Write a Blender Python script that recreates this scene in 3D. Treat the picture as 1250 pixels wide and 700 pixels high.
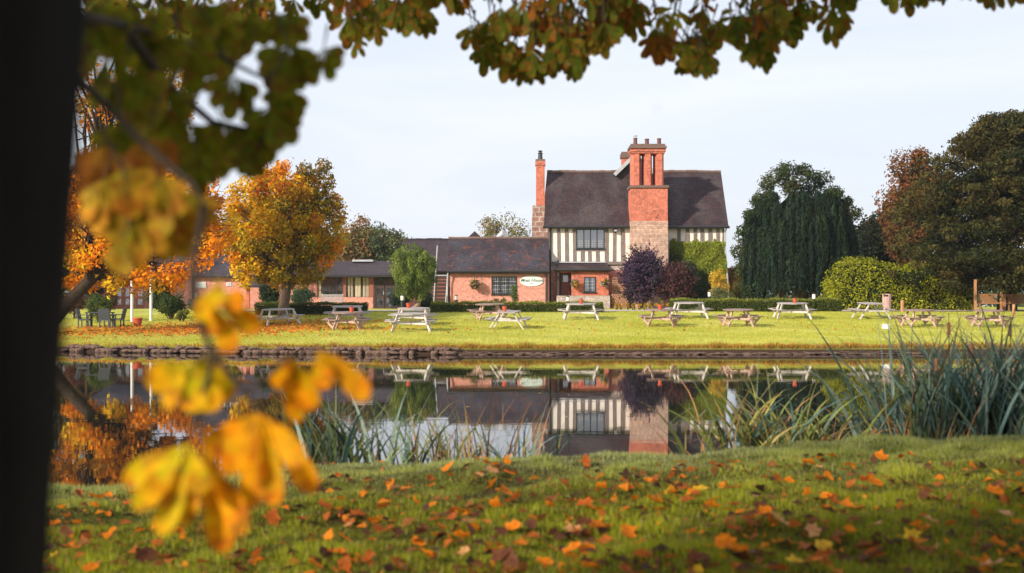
import bpy, math, random
import numpy as np
from mathutils import Vector, Matrix
R = math.radians
random.seed(7)
rng = np.random.default_rng(11)
for o in list(bpy.data.objects):
    bpy.data.objects.remove(o)
S = bpy.context.scene
COL = S.collection

# ------------------------------------------------------------------ camera, light, exposure
F = 1736.0            # focal length in photo pixels (50 mm on a 36 mm frame, 1250 px wide)
CH = 1.78             # camera height above the water
HY = 374.0            # photo row of the horizon
cam_d = bpy.data.cameras.new('camera')
cam = bpy.data.objects.new('camera', cam_d)
COL.objects.link(cam)
cam.location = (0, 0, CH)
cam.rotation_euler = (R(90), 0, 0)
cam_d.lens = 50
cam_d.sensor_width = 36
cam_d.shift_y = (HY - 350) / 1250
cam_d.clip_start = 0.05
cam_d.clip_end = 2000
cam_d.dof.use_dof = True
cam_d.dof.focus_distance = 78
cam_d.dof.aperture_fstop = 2.7
cam_d.dof.aperture_blades = 9
S.camera = cam

SUN_AZ = R(-132)      # measured from +Y towards +X: behind the camera's left shoulder
SUN_EL = R(25)
sv = Vector((math.sin(SUN_AZ) * math.cos(SUN_EL), math.cos(SUN_AZ) * math.cos(SUN_EL), math.sin(SUN_EL)))
sun_d = bpy.data.lights.new('sun', 'SUN')
sun = bpy.data.objects.new('sun', sun_d)
COL.objects.link(sun)
sun_d.energy = 4.3
sun_d.angle = R(1.5)
sun_d.color = (1.0, 0.89, 0.75)
sun.rotation_euler = (-sv).to_track_quat('-Z', 'Y').to_euler()
sun.location = (-40, -20, 60)

W = bpy.data.worlds.new('World')
S.world = W
W.use_nodes = True
wn = W.node_tree.nodes
wl = W.node_tree.links
bg = wn['Background']
sky = wn.new('ShaderNodeTexSky')
sky.sky_type = 'NISHITA'
sky.sun_disc = False
sky.sun_elevation = SUN_EL
sky.sun_rotation = SUN_AZ % (2 * math.pi)
sky.air_density = 1.0
sky.dust_density = 2.5
sky.ozone_density = 1.0
# thin high cloud veil over the clear sky
tc = wn.new('ShaderNodeTexCoord')
mp = wn.new('ShaderNodeMapping')
mp.inputs['Scale'].default_value = (1.0, 1.0, 5.0)
mp.inputs['Rotation'].default_value = (0.1, 0.25, 0.4)
wl.new(tc.outputs['Generated'], mp.inputs['Vector'])
nz = wn.new('ShaderNodeTexNoise')
nz.inputs['Scale'].default_value = 2.2
nz.inputs['Detail'].default_value = 7
nz.inputs['Roughness'].default_value = 0.55
nz.inputs['Distortion'].default_value = 0.6
wl.new(mp.outputs['Vector'], nz.inputs['Vector'])
mr = wn.new('ShaderNodeMapRange')
mr.inputs['From Min'].default_value = 0.3
mr.inputs['From Max'].default_value = 0.7
mr.inputs['To Min'].default_value = 0.62
mr.inputs['To Max'].default_value = 0.95
wl.new(nz.outputs['Fac'], mr.inputs['Value'])
mx = wn.new('ShaderNodeMixRGB')
mx.inputs['Color2'].default_value = (7.0, 7.35, 8.15, 1)
wl.new(mr.outputs['Result'], mx.inputs['Fac'])
wl.new(sky.outputs['Color'], mx.inputs['Color1'])
wl.new(mx.outputs['Color'], bg.inputs['Color'])
bg.inputs['Strength'].default_value = 0.1

S.view_settings.view_transform = 'Standard'
S.view_settings.look = 'None'
S.view_settings.exposure = 0.48
S.view_settings.gamma = 1
S.cycles.max_bounces = 6
S.cycles.diffuse_bounces = 2
S.cycles.glossy_bounces = 3
S.cycles.transmission_bounces = 4
S.cycles.transparent_max_bounces = 6
S.cycles.use_denoising = True
S.cycles.sample_clamp_indirect = 6

def X(px, d): return (px - 625) / F * d
def Z(py, d): return CH + (HY - py) / F * d
def P(px, py, d): return Vector((X(px, d), d, Z(py, d)))

# ------------------------------------------------------------------ materials
def newmat(name):
    m = bpy.data.materials.new(name)
    m.use_nodes = True
    return m, m.node_tree.nodes, m.node_tree.links, m.node_tree.nodes['Principled BSDF']

def flatvec(n, l):
    """wall coordinates: (x,z) on faces looking along y, (y,z) on faces looking along x"""
    tc = n.new('ShaderNodeTexCoord'); ge = n.new('ShaderNodeNewGeometry')
    sp = n.new('ShaderNodeSeparateXYZ'); l.new(tc.outputs['Object'], sp.inputs[0])
    sn = n.new('ShaderNodeSeparateXYZ'); l.new(ge.outputs['True Normal'], sn.inputs[0])
    ab = n.new('ShaderNodeMath'); ab.operation = 'ABSOLUTE'; l.new(sn.outputs['X'], ab.inputs[0])
    gt = n.new('ShaderNodeMath'); gt.operation = 'GREATER_THAN'; gt.inputs[1].default_value = 0.55
    l.new(ab.outputs[0], gt.inputs[0])
    mi = n.new('ShaderNodeMix'); mi.data_type = 'FLOAT'
    l.new(gt.outputs[0], mi.inputs[0]); l.new(sp.outputs['X'], mi.inputs[2]); l.new(sp.outputs['Y'], mi.inputs[3])
    cb = n.new('ShaderNodeCombineXYZ'); l.new(mi.outputs[0], cb.inputs[0]); l.new(sp.outputs['Z'], cb.inputs[1])
    return cb.outputs[0], tc

def ramp(n, l, src, stops):
    r = n.new('ShaderNodeValToRGB')
    el = r.color_ramp.elements
    el[0].position, el[0].color = stops[0][0], (*stops[0][1], 1)
    el[1].position, el[1].color = stops[-1][0], (*stops[-1][1], 1)
    for p, c in stops[1:-1]:
        e = el.new(p); e.color = (*c, 1)
    l.new(src, r.inputs[0])
    return r.outputs[0]

def noise(n, l, vec, scale, detail=4, rough=0.55, out='Fac'):
    t = n.new('ShaderNodeTexNoise')
    t.inputs['Scale'].default_value = scale
    t.inputs['Detail'].default_value = detail
    t.inputs['Roughness'].default_value = rough
    if vec: l.new(vec, t.inputs['Vector'])
    return t.outputs[out]

def mixc(n, l, fac, a, b, mode='MIX'):
    m = n.new('ShaderNodeMixRGB'); m.blend_type = mode
    for s, v in ((m.inputs['Fac'], fac), (m.inputs['Color1'], a), (m.inputs['Color2'], b)):
        if hasattr(v, 'is_linked') or hasattr(v, 'links'): l.new(v, s)
        elif isinstance(v, (int, float)): s.default_value = v
        else: s.default_value = (*v, 1)
    return m.outputs[0]

def bump(n, l, b, h, strength=0.3, dist=0.02):
    bm = n.new('ShaderNodeBump')
    bm.inputs['Strength'].default_value = strength
    bm.inputs['Distance'].default_value = dist
    l.new(h, bm.inputs['Height'])
    l.new(bm.outputs[0], b.inputs['Normal'])

def brickmat(name, c1, c2, mortar, w=0.225, h=0.075, mort=0.012, stain=(0.1, 0.05, 0.04), sfac=0.5, bumpd=0.01, patch=None, dark=0.0):
    m, n, l, b = newmat(name)
    v, tc = flatvec(n, l)
    bt = n.new('ShaderNodeTexBrick')
    bt.inputs['Scale'].default_value = 1
    bt.inputs['Brick Width'].default_value = w
    bt.inputs['Row Height'].default_value = h
    bt.inputs['Mortar Size'].default_value = mort
    bt.inputs['Mortar Smooth'].default_value = 0.3
    bt.inputs['Bias'].default_value = -0.15
    bt.inputs['Color1'].default_value = (*c1, 1)
    bt.inputs['Color2'].default_value = (*c2, 1)
    bt.inputs['Mortar'].default_value = (*mortar, 1)
    l.new(v, bt.inputs['Vector'])
    n1 = noise(n, l, tc.outputs['Object'], 1.3, 6, 0.65)
    f1 = ramp(n, l, n1, [(0.42, (0, 0, 0)), (0.68, (sfac,) * 3)])
    c = mixc(n, l, f1, bt.outputs['Color'], stain)
    if patch:
        # single darker burnt bricks, in loose patches
        vo = n.new('ShaderNodeTexVoronoi'); vo.inputs['Scale'].default_value = 1
        mp = n.new('ShaderNodeMapping'); mp.inputs['Scale'].default_value = (1 / w, 1 / h, 1)
        l.new(v, mp.inputs['Vector']); l.new(mp.outputs[0], vo.inputs['Vector'])
        ga = ramp(n, l, vo.outputs['Color'], [(0.6, (0, 0, 0)), (0.68, (1, 1, 1))])
        n3 = noise(n, l, tc.outputs['Object'], 0.7, 2)
        gb = ramp(n, l, n3, [(0.44, (0, 0, 0)), (0.62, (0.6,) * 3)])
        mu = mixc(n, l, 1.0, ga, gb, 'MULTIPLY')
        c = mixc(n, l, mu, c, patch)
    n2 = noise(n, l, tc.outputs['Object'], 5, 6, 0.8)
    g = ramp(n, l, n2, [(0.34, (0.55,) * 3), (0.66, (1.35,) * 3)])
    c = mixc(n, l, 1.0, c, g, 'MULTIPLY')
    l.new(c, b.inputs['Base Color'])
    b.inputs['Roughness'].default_value = 0.9
    bump(n, l, b, bt.outputs['Fac'], 0.5, -bumpd)
    return m

BRICK = brickmat('brick_orange', (0.64, 0.115, 0.05), (0.45, 0.07, 0.035), (0.5, 0.3, 0.22), stain=(0.45, 0.12, 0.07), sfac=0.5, patch=(0.16, 0.05, 0.04))
BRICK2 = brickmat('brick_pink', (0.66, 0.2, 0.145), (0.42, 0.08, 0.06), (0.66, 0.48, 0.4), stain=(0.62, 0.27, 0.19), sfac=0.7)
STONE = brickmat('sandstone_block', (0.5, 0.3, 0.22), (0.42, 0.235, 0.165), (0.56, 0.42, 0.34), w=0.62, h=0.3, mort=0.03, stain=(0.38, 0.27, 0.21), sfac=0.7, bumpd=0.02)
STONE2 = brickmat('dark_stone_block', (0.36, 0.2, 0.145), (0.26, 0.12, 0.09), (0.45, 0.37, 0.32), w=0.55, h=0.36, mort=0.05, stain=(0.2, 0.12, 0.1), sfac=0.8, bumpd=0.02)
PLINTH = brickmat('pale_stone_block', (0.48, 0.38, 0.33), (0.4, 0.3, 0.26), (0.55, 0.47, 0.42), w=0.6, h=0.27, mort=0.03, stain=(0.35, 0.3, 0.27), sfac=0.7, bumpd=0.02)

def tilemat(name, c1, c2, moss, patch, mf=0.5, pf=0.5):
    m, n, l, b = newmat(name)
    v, tc = flatvec(n, l)
    bt = n.new('ShaderNodeTexBrick')
    bt.inputs['Scale'].default_value = 1
    bt.inputs['Brick Width'].default_value = 0.24
    bt.inputs['Row Height'].default_value = 0.11
    bt.inputs['Mortar Size'].default_value = 0.014
    bt.inputs['Color1'].default_value = (*c1, 1)
    bt.inputs['Color2'].default_value = (*c2, 1)
    bt.inputs['Mortar'].default_value = (0.018, 0.014, 0.014, 1)
    l.new(v, bt.inputs['Vector'])
    mp = n.new('ShaderNodeMapping'); mp.inputs['Scale'].default_value = (1, 1, 0.35)
    l.new(tc.outputs['Object'], mp.inputs['Vector'])
    n1 = noise(n, l, mp.outputs[0], 0.55, 6, 0.6)
    f1 = ramp(n, l, n1, [(0.46, (0, 0, 0)), (0.62, (mf,) * 3)])
    c = mixc(n, l, f1, bt.outputs['Color'], moss)
    n4 = noise(n, l, tc.outputs['Object'], 2.3, 6, 0.75)
    f4 = ramp(n, l, n4, [(0.52, (0, 0, 0)), (0.7, (pf,) * 3)])
    c = mixc(n, l, f4, c, patch)
    n2 = noise(n, l, tc.outputs['Object'], 7, 5, 0.75)
    g = ramp(n, l, n2, [(0.32, (0.45,) * 3), (0.68, (1.7,) * 3)])
    c = mixc(n, l, 1.0, c, g, 'MULTIPLY')
    l.new(c, b.inputs['Base Color'])
    b.inputs['Roughness'].default_value = 0.8
    b.inputs['Specular IOR Level'].default_value = 0.3
    bump(n, l, b, bt.outputs['Fac'], 0.6, -0.02)
    return m
TILE = tilemat('clay_tile', (0.026, 0.017, 0.023), (0.05, 0.023, 0.027), (0.1, 0.09, 0.085), (0.1, 0.038, 0.03), 0.35, 0.4)
TILE2 = tilemat('blue_clay_tile', (0.024, 0.025, 0.038), (0.045, 0.026, 0.03), (0.05, 0.054, 0.07), (0.22, 0.06, 0.035), 0.6, 0.6)
TILE3 = tilemat('plum_tile', (0.045, 0.03, 0.04), (0.055, 0.036, 0.045), (0.06, 0.05, 0.055), (0.06, 0.036, 0.04), 0.4, 0.3)

def plain(name, c, c2=None, rough=0.7, scale=6, spec=0.5, metal=0, bumps=0.0, stretch=None):
    m, n, l, b = newmat(name)
    c2 = c2 or tuple(x * 0.72 for x in c)
    tc = n.new('ShaderNodeTexCoord')
    vec = tc.outputs['Object']
    if stretch:
        mp = n.new('ShaderNodeMapping'); mp.inputs['Scale'].default_value = stretch
        l.new(vec, mp.inputs['Vector']); vec = mp.outputs[0]
    f = noise(n, l, vec, scale, 6, 0.65)
    col = ramp(n, l, f, [(0.32, c2), (0.66, c)])
    l.new(col, b.inputs['Base Color'])
    b.inputs['Roughness'].default_value = rough
    b.inputs['Specular IOR Level'].default_value = spec
    b.inputs['Metallic'].default_value = metal
    if bumps: bump(n, l, b, f, bumps, 0.02)
    return m
PLASTER = plain('white_lime_plaster', (0.86, 0.8, 0.74), (0.7, 0.6, 0.52), 0.9, 2.2)
TIMBER = plain('weathered_oak', (0.26, 0.21, 0.185), (0.1, 0.08, 0.07), 0.85, 5, stretch=(6, 6, 0.8))
TIMBER_RED = plain('red_stained_wood', (0.3, 0.1, 0.06), (0.2, 0.065, 0.04), 0.7, 4, stretch=(6, 6, 0.8))
TRUSS = plain('golden_oak_beam', (0.5, 0.25, 0.12), (0.34, 0.16, 0.08), 0.7, 4)
DARKWOOD = plain('dark_wood', (0.06, 0.03, 0.025), (0.035, 0.02, 0.018), 0.6, 5, stretch=(5, 5, 0.7))
BLACK = plain('black_painted_iron', (0.02, 0.02, 0.022), None, 0.45, 6)
WHITE = plain('white_paint', (0.8, 0.8, 0.8), (0.68, 0.68, 0.67), 0.5, 5)
LEAD = plain('lead_flashing', (0.46, 0.47, 0.5), (0.34, 0.35, 0.37), 0.5, 5)
TERRA = plain('terracotta', (0.62, 0.1, 0.035), (0.5, 0.07, 0.03), 0.6, 8)
CLAYPOT = plain('chimney_pot_clay', (0.16, 0.06, 0.05), (0.1, 0.045, 0.04), 0.8, 8)
CAPSTONE = plain('lichened_cap', (0.2, 0.13, 0.1), (0.1, 0.06, 0.05), 0.9, 10, bumps=0.4)
TABLEGREY = plain('weathered_table_board', (0.42, 0.37, 0.36), (0.24, 0.2, 0.19), 0.75, 7, stretch=(1, 7, 7))
TABLEWARM = plain('brown_table_board', (0.3, 0.2, 0.17), (0.18, 0.12, 0.1), 0.75, 7)
LEGPALE = plain('pale_timber_leg', (0.66, 0.61, 0.58), (0.4, 0.35, 0.32), 0.65, 7)
LEGBROWN = plain('brown_timber_leg', (0.6, 0.42, 0.34), (0.34, 0.2, 0.15), 0.7, 6)
BARK = plain('grey_brown_bark', (0.16, 0.105, 0.07), (0.06, 0.04, 0.03), 0.95, 5, bumps=0.8, stretch=(2, 2, 0.5))
BARKDARK = plain('shade_dark_bark', (0.014, 0.011, 0.008), (0.005, 0.004, 0.003), 0.95, 9, bumps=0.9, stretch=(2, 2, 0.4), spec=0.1)  # near-black base colour puts the trunk's shade into the bark
GRAVEL = plain('pale_path_gravel', (0.5, 0.42, 0.38), (0.36, 0.29, 0.25), 0.95, 30)
LOGEND = plain('cut_log_wood', (0.55, 0.3, 0.18), (0.3, 0.14, 0.08), 0.85, 12)
CURTAIN = plain('cream_curtain', (0.6, 0.5, 0.36), (0.4, 0.33, 0.24), 0.9, 3, stretch=(8, 8, 0.3))
WICKER = plain('woven_wood', (0.42, 0.2, 0.08), (0.22, 0.1, 0.04), 0.7, 30)
DARKIN = plain('dark_interior', (0.02, 0.018, 0.016), None, 0.9, 4)
SHOREROCK = plain('shore_stone', (0.2, 0.115, 0.08), (0.05, 0.03, 0.02), 0.9, 5, bumps=0.6)
SIGNWHITE = plain('pale_green_sign', (0.72, 0.8, 0.76), (0.68, 0.76, 0.73), 0.5, 3)
INK = plain('sign_ink', (0.09, 0.13, 0.13), None, 0.6, 3)
LAMPGLASS = plain('frosted_lamp_glass', (0.85, 0.78, 0.74), None, 0.4, 3)
FURN = plain('dark_rattan', (0.05, 0.06, 0.075), (0.03, 0.035, 0.04), 0.6, 20)

def glassmat():
    m, n, l, b = newmat('window_glass')
    tc = n.new('ShaderNodeTexCoord')
    f = noise(n, l, tc.outputs['Object'], 1.4, 4)
    c = ramp(n, l, f, [(0.4, (0.015, 0.018, 0.02)), (0.7, (0.05, 0.055, 0.06))])
    l.new(c, b.inputs['Base Color'])
    b.inputs['Roughness'].default_value = 0.06
    b.inputs['IOR'].default_value = 3.0
    bump(n, l, b, noise(n, l, tc.outputs['Object'], 2.5, 2), 0.12, 0.05)
    return m
GLASS = glassmat()

def leafmat(name, trans=0.4, rough=0.55, veins=False, spec=0.25):
    m, n, l, b = newmat(name)
    at = n.new('ShaderNodeAttribute'); at.attribute_name = 'col'
    src = at.outputs['Color']
    if veins:
        tc = n.new('ShaderNodeTexCoord')
        f = noise(n, l, tc.outputs['Object'], 28, 3)
        src = mixc(n, l, 1.0, src, ramp(n, l, f, [(0.3, (0.6, 0.55, 0.5)), (0.7, (1.15, 1.15, 1.1))]), 'MULTIPLY')
    l.new(src, b.inputs['Base Color'])
    b.inputs['Roughness'].default_value = rough
    b.inputs['Specular IOR Level'].default_value = spec
    tr = n.new('ShaderNodeBsdfTranslucent')
    l.new(src, tr.inputs['Color'])
    ms = n.new('ShaderNodeMixShader'); ms.inputs[0].default_value = trans
    l.new(b.outputs[0], ms.inputs[1]); l.new(tr.outputs[0], ms.inputs[2])
    l.new(ms.outputs[0], n['Material Output'].inputs['Surface'])
    return m
LEAF = leafmat('leaf', 0.4, .65, False, .08)
LEAFBIG = leafmat('broad_leaf', 0.45, 0.6, True, 0.1)
BLADE = leafmat('grass_blade', 0.3, 0.6)
REEDM = leafmat('reed_blade', 0.2, 0.42)

# ------------------------------------------------------------------ mesh building
def top(o):
    while o.parent is not None: o = o.parent
    return o

class MB:
    def __init__(s): s.v = []; s.f = []; s.m = []
    def quad(s, a, b, c, d, mi=0):
        k = len(s.v); s.v += [tuple(a), tuple(b), tuple(c), tuple(d)]; s.f.append((k, k + 1, k + 2, k + 3)); s.m.append(mi)
    def box(s, x0, x1, y0, y1, z0, z1, mi=0):
        if x0 > x1: x0, x1 = x1, x0
        if y0 > y1: y0, y1 = y1, y0
        if z0 > z1: z0, z1 = z1, z0
        k = len(s.v)
        s.v += [(x0, y0, z0), (x1, y0, z0), (x1, y1, z0), (x0, y1, z0), (x0, y0, z1), (x1, y0, z1), (x1, y1, z1), (x0, y1, z1)]
        for f in ((0, 3, 2, 1), (4, 5, 6, 7), (0, 1, 5, 4), (1, 2, 6, 5), (2, 3, 7, 6), (3, 0, 4, 7)):
            s.f.append(tuple(k + i for i in f)); s.m.append(mi)
        return s
    def bar(s, a, b, w, h, up=(0, 0, 1), mi=0):
        a = Vector(a); b = Vector(b); d = (b - a).normalized()
        u = Vector(up)
        if abs(d.dot(u)) > 0.98: u = Vector((0, 1, 0))
        sx = d.cross(u).normalized(); sz = sx.cross(d).normalized()
        k = len(s.v)
        for p in (a, b):
            for i, j in ((-1, -1), (1, -1), (1, 1), (-1, 1)):
                s.v.append(tuple(p + sx * (i * w / 2) + sz * (j * h / 2)))
        for f in ((0, 3, 2, 1), (4, 5, 6, 7), (0, 1, 5, 4), (1, 2, 6, 5), (2, 3, 7, 6), (3, 0, 4, 7)):
            s.f.append(tuple(k + i for i in f)); s.m.append(mi)
        return s
    def tube(s, pts, rad, seg=8, mi=0, cap=True):
        pts = [Vector(p) for p in pts]
        if isinstance(rad, (int, float)): rad = [rad] * len(pts)
        k0 = len(s.v); ref = None
        for i, p in enumerate(pts):
            d = (pts[min(i + 1, len(pts) - 1)] - pts[max(i - 1, 0)]).normalized()
            if ref is None:
                ref = Vector((1, 0, 0)) if abs(d.x) < 0.8 else Vector((0, 1, 0))
            u = (ref - d * ref.dot(d)).normalized(); ref = u; w = d.cross(u)
            for j in range(seg):
                a = 2 * math.pi * j / seg
                s.v.append(tuple(p + (u * math.cos(a) + w * math.sin(a)) * rad[i]))
        for i in range(len(pts) - 1):
            for j in range(seg):
                a = k0 + i * seg + j; b = k0 + i * seg + (j + 1) % seg
                s.f.append((a, b, b + seg, a + seg)); s.m.append(mi)
        if cap:
            s.f.append(tuple(k0 + j for j in range(seg))[::-1]); s.m.append(mi)
            e = k0 + (len(pts) - 1) * seg
            s.f.append(tuple(e + j for j in range(seg))); s.m.append(mi)
        return s
    def lathe(s, c, prof, seg=12, mi=0):
        c = Vector(c); k0 = len(s.v)
        for r, z in prof:
            for j in range(seg):
                a = 2 * math.pi * j / seg
                s.v.append((c.x + r * math.cos(a), c.y + r * math.sin(a), c.z + z))
        for i in range(len(prof) - 1):
            for j in range(seg):
                a = k0 + i * seg + j; b = k0 + i * seg + (j + 1) % seg
                s.f.append((a, b, b + seg, a + seg)); s.m.append(mi)
        s.f.append(tuple(k0 + j for j in range(seg))[::-1]); s.m.append(mi)
        e = k0 + (len(prof) - 1) * seg
        s.f.append(tuple(e + j for j in range(seg))); s.m.append(mi)
        return s
    def slab(s, quad, t, mi=0):
        """thick sheet from four corners, thickness towards the back of the face"""
        q = [Vector(p) for p in quad]
        nn = (q[1] - q[0]).cross(q[2] - q[0]).normalized()
        k = len(s.v)
        s.v += [tuple(p) for p in q] + [tuple(p - nn * t) for p in q]
        for f in ((0, 1, 2, 3), (7, 6, 5, 4), (0, 4, 5, 1), (1, 5, 6, 2), (2, 6, 7, 3), (3, 7, 4, 0)):
            s.f.append(tuple(k + i for i in f)); s.m.append(mi)
        return s
    def poly_prism(s, pts, d, mi=0):
        """pts: polygon; extruded by vector d"""
        k = len(s.v); n = len(pts); d = Vector(d)
        s.v += [tuple(p) for p in pts] + [tuple(Vector(p) + d) for p in pts]
        s.f.append(tuple(range(k, k + n))); s.m.append(mi)
        s.f.append(tuple(range(k + 2 * n - 1, k + n - 1, -1))); s.m.append(mi)
        for i in range(n):
            j = (i + 1) % n
            s.f.append((k + i, k + n + i, k + n + j, k + j)); s.m.append(mi)
        return s
    def build(s, name, mats, parent=None, loc=None, smooth=False):
        me = bpy.data.meshes.new(name)
        vs = s.v
        if parent is not None: loc = top(parent).location
        if loc is not None:
            L = Vector(loc); vs = [tuple(Vector(v) - L) for v in s.v]
        me.from_pydata(vs, [], s.f)
        if not isinstance(mats, (list, tuple)): mats = [mats]
        for m in mats: me.materials.append(m)
        if any(s.m): me.polygons.foreach_set('material_index', s.m)
        if smooth: me.polygons.foreach_set('use_smooth', [True] * len(s.f))
        me.update()
        o = bpy.data.objects.new(name, me)
        COL.objects.link(o)
        if parent is not None: o.parent = parent
        elif loc is not None: o.location = loc
        return o

def tag(o, label=None, cat=None, group=None, kind=None):
    if label: o['label'] = label
    if cat: o['category'] = cat
    if group: o['group'] = group
    if kind: o['kind'] = kind
    return o
def empty(name, loc, label, cat, group=None, rz=0):
    o = bpy.data.objects.new(name, None)
    COL.objects.link(o)
    o.location = loc; o.rotation_euler = (0, 0, rz)
    o.empty_display_size = 0.2
    return tag(o, label, cat, group)
def copy_tree(o, parent=None):
    c = o.copy(); COL.objects.link(c)
    if parent is not None: c.parent = parent
    for ch in [x for x in bpy.data.objects if x.parent == o]:
        copy_tree(ch, c)
    return c
def np_mesh(name, V, Fc, colr, mats, parent=None, smooth=False, loc=None):
    """V (n,3), Fc (m,k) of one face size, colr (m,3) face colours"""
    me = bpy.data.meshes.new(name)
    if parent is not None: loc = top(parent).location
    if loc is not None: V = np.asarray(V) - np.array(loc)[None, :]
    V = np.asarray(V, np.float32); Fc = np.asarray(Fc, np.int32)
    m, k = Fc.shape
    me.vertices.add(len(V)); me.vertices.foreach_set('co', V.ravel())
    me.loops.add(m * k); me.loops.foreach_set('vertex_index', Fc.ravel())
    me.polygons.add(m)
    me.polygons.foreach_set('loop_start', np.arange(m, dtype=np.int32) * k)
    me.polygons.foreach_set('loop_total', np.full(m, k, np.int32))
    for mt in (mats if isinstance(mats, (list, tuple)) else [mats]): me.materials.append(mt)
    if smooth: me.polygons.foreach_set('use_smooth', np.ones(m, bool))
    me.update(calc_edges=True)
    if colr is not None:
        a = me.attributes.new('col', 'FLOAT_COLOR', 'FACE')
        c4 = np.ones((m, 4), np.float32); c4[:, :3] = colr
        a.data.foreach_set('color', c4.ravel())
    o = bpy.data.objects.new(name, me)
    COL.objects.link(o)
    if parent is not None: o.parent = parent
    elif loc is not None: o.location = loc
    return o

def unit(a): return a / (np.linalg.norm(a, axis=-1, keepdims=True) + 1e-9)

def leafcloud(Pc, N, size, aspect=0.6, tang=None, curl=0.12):
    """kite shaped leaves; returns verts and quads"""
    n = len(Pc)
    N = unit(N)
    if tang is None: tang = rng.normal(size=(n, 3))
    T = unit(tang - N * np.sum(tang * N, 1, keepdims=True))
    B = np.cross(N, T)
    s = (size * rng.uniform(0.65, 1.3, n) if np.isscalar(size) else size)[:, None]
    v = np.empty((n, 4, 3))
    v[:, 0] = Pc - T * s * 0.5
    v[:, 1] = Pc + B * s * aspect * 0.5 + T * s * 0.1 + N * s * curl
    v[:, 2] = Pc + T * s * 0.5 - N * s * curl
    v[:, 3] = Pc - B * s * aspect * 0.5 + T * s * 0.1 + N * s * curl
    return v.reshape(-1, 3), np.arange(n * 4).reshape(n, 4)

def vnoise(x, y, sc, seed=0):
    x = np.asarray(x) / sc + 500; y = np.asarray(y) / sc + 500
    i = np.floor(x).astype(int); j = np.floor(y).astype(int); u = x - i; w = y - j
    u = u * u * (3 - 2 * u); w = w * w * (3 - 2 * w)
    def h(a, b):
        v = np.sin(a * 127.1 + b * 311.7 + seed * 74.7) * 43758.5453
        return v - np.floor(v)
    return (h(i, j) * (1 - u) + h(i + 1, j) * u) * (1 - w) + (h(i, j + 1) * (1 - u) + h(i + 1, j + 1) * u) * w

def jitter(c, n, amt=0.15):
    c = np.broadcast_to(np.asarray(c, float), (n, 3))
    k = 1 + rng.normal(0, amt, (n, 1)); h = 1 + rng.normal(0, amt * 0.5, (n, 3))
    return np.clip(c * k * h, 0.002, 1)

def clump_leaves(centers, radii, per, size, aspect, cols, flat=1.0, outw=0.8, aspect3=None, down=0.0):
    """leaves over the shell of each clump. returns V,F,C"""
    Vs, Cs = [], []; cnt = 0; Fs = []
    for c, r, col, n in zip(centers, radii, cols, per):
        d = unit(rng.normal(size=(n, 3)))
        rad = r * (0.45 + 0.55 * rng.random((n, 1)) ** 0.5) * (1 + 0.18 * rng.normal(size=(n, 1)))
        sc = np.array([1, 1, flat]) if aspect3 is None else np.array(aspect3)
        p = c + d * rad * sc
        N = d * outw + rng.normal(size=(n, 3)) * 0.55 + np.array([0, 0, 0.25])
        t = rng.normal(size=(n, 3)) + np.array([0, 0, -down * 3])
        v, f = leafcloud(p, N, size, aspect, t)
        Vs.append(v); Fs.append(f + cnt); cnt += len(v)
        if isinstance(col, list):
            ca = np.array(col)[rng.integers(0, len(col), n)]; Cs.append(np.clip(ca * rng.uniform(.7, 1.25, (n, 1)), .002, 1))
        else: Cs.append(jitter(col, n, 0.2))
    return np.concatenate(Vs), np.concatenate(Fs), np.concatenate(Cs)

def limb_path(a, b, sag=0.15, n=5):
    a = Vector(a); b = Vector(b); L = (b - a).length
    out = []
    off = Vector((random.uniform(-1, 1), random.uniform(-1, 1), random.uniform(0, 1))) * L * sag
    for i in range(n + 1):
        t = i / n
        out.append(a.lerp(b, t) + off * math.sin(math.pi * t) + Vector((random.uniform(-1, 1), random.uniform(-1, 1), random.uniform(-1, 1))) * L * 0.02)
    return out

# ------------------------------------------------------------------ ground
def sstep(a, b, x):
    t = np.clip((x - a) / (b - a), 0, 1); return t * t * (3 - 2 * t)
def bank_y(x):
    x = np.asarray(x, float)
    return 52.0 + np.where(x < 0, np.minimum(0.0115 * x * x, 10), np.minimum(0.002 * x * x, 4))
def ground(x, y):
    x = np.asarray(x, float); y = np.asarray(y, float)
    wob = 0.02 * np.sin(x * 1.7 + y * 0.9) + 0.015 * np.sin(x * 3.1 - y * 2.3) + 0.012 * np.sin(x * 0.6 + y * 4.1)
    near = 0.68 + np.where(x < 0, 0.06, 0.042) * np.clip(x, -9, 9) - 0.008 * np.clip(y - 6, -8, 6) + wob
    near = near + .05 * (vnoise(x, y, .55, 3) - .5) + .05 * (vnoise(x, y, .24, 5) - .5)
    near = near + (-0.9 - near) * sstep(10.4, 14.2, y)
    by = bank_y(x); t = y - by
    far = np.interp(t, [-3, -0.4, 0.05, 0.4, 1.5, 6, 13, 18, 22, 28, 48, 400],
                       [-0.9, -0.5, 0.02, 0.25, 0.3, 0.53, 0.84, 1.12, 1.44, 1.53, 1.62, 1.9])
    far = far + np.where(t > 1.0, 0.012 * np.sin(x * 1.3 + y * 0.4), 0)
    return np.where(y < 30, near, far)
def gz(x, y): return float(ground(x, y))

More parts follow.
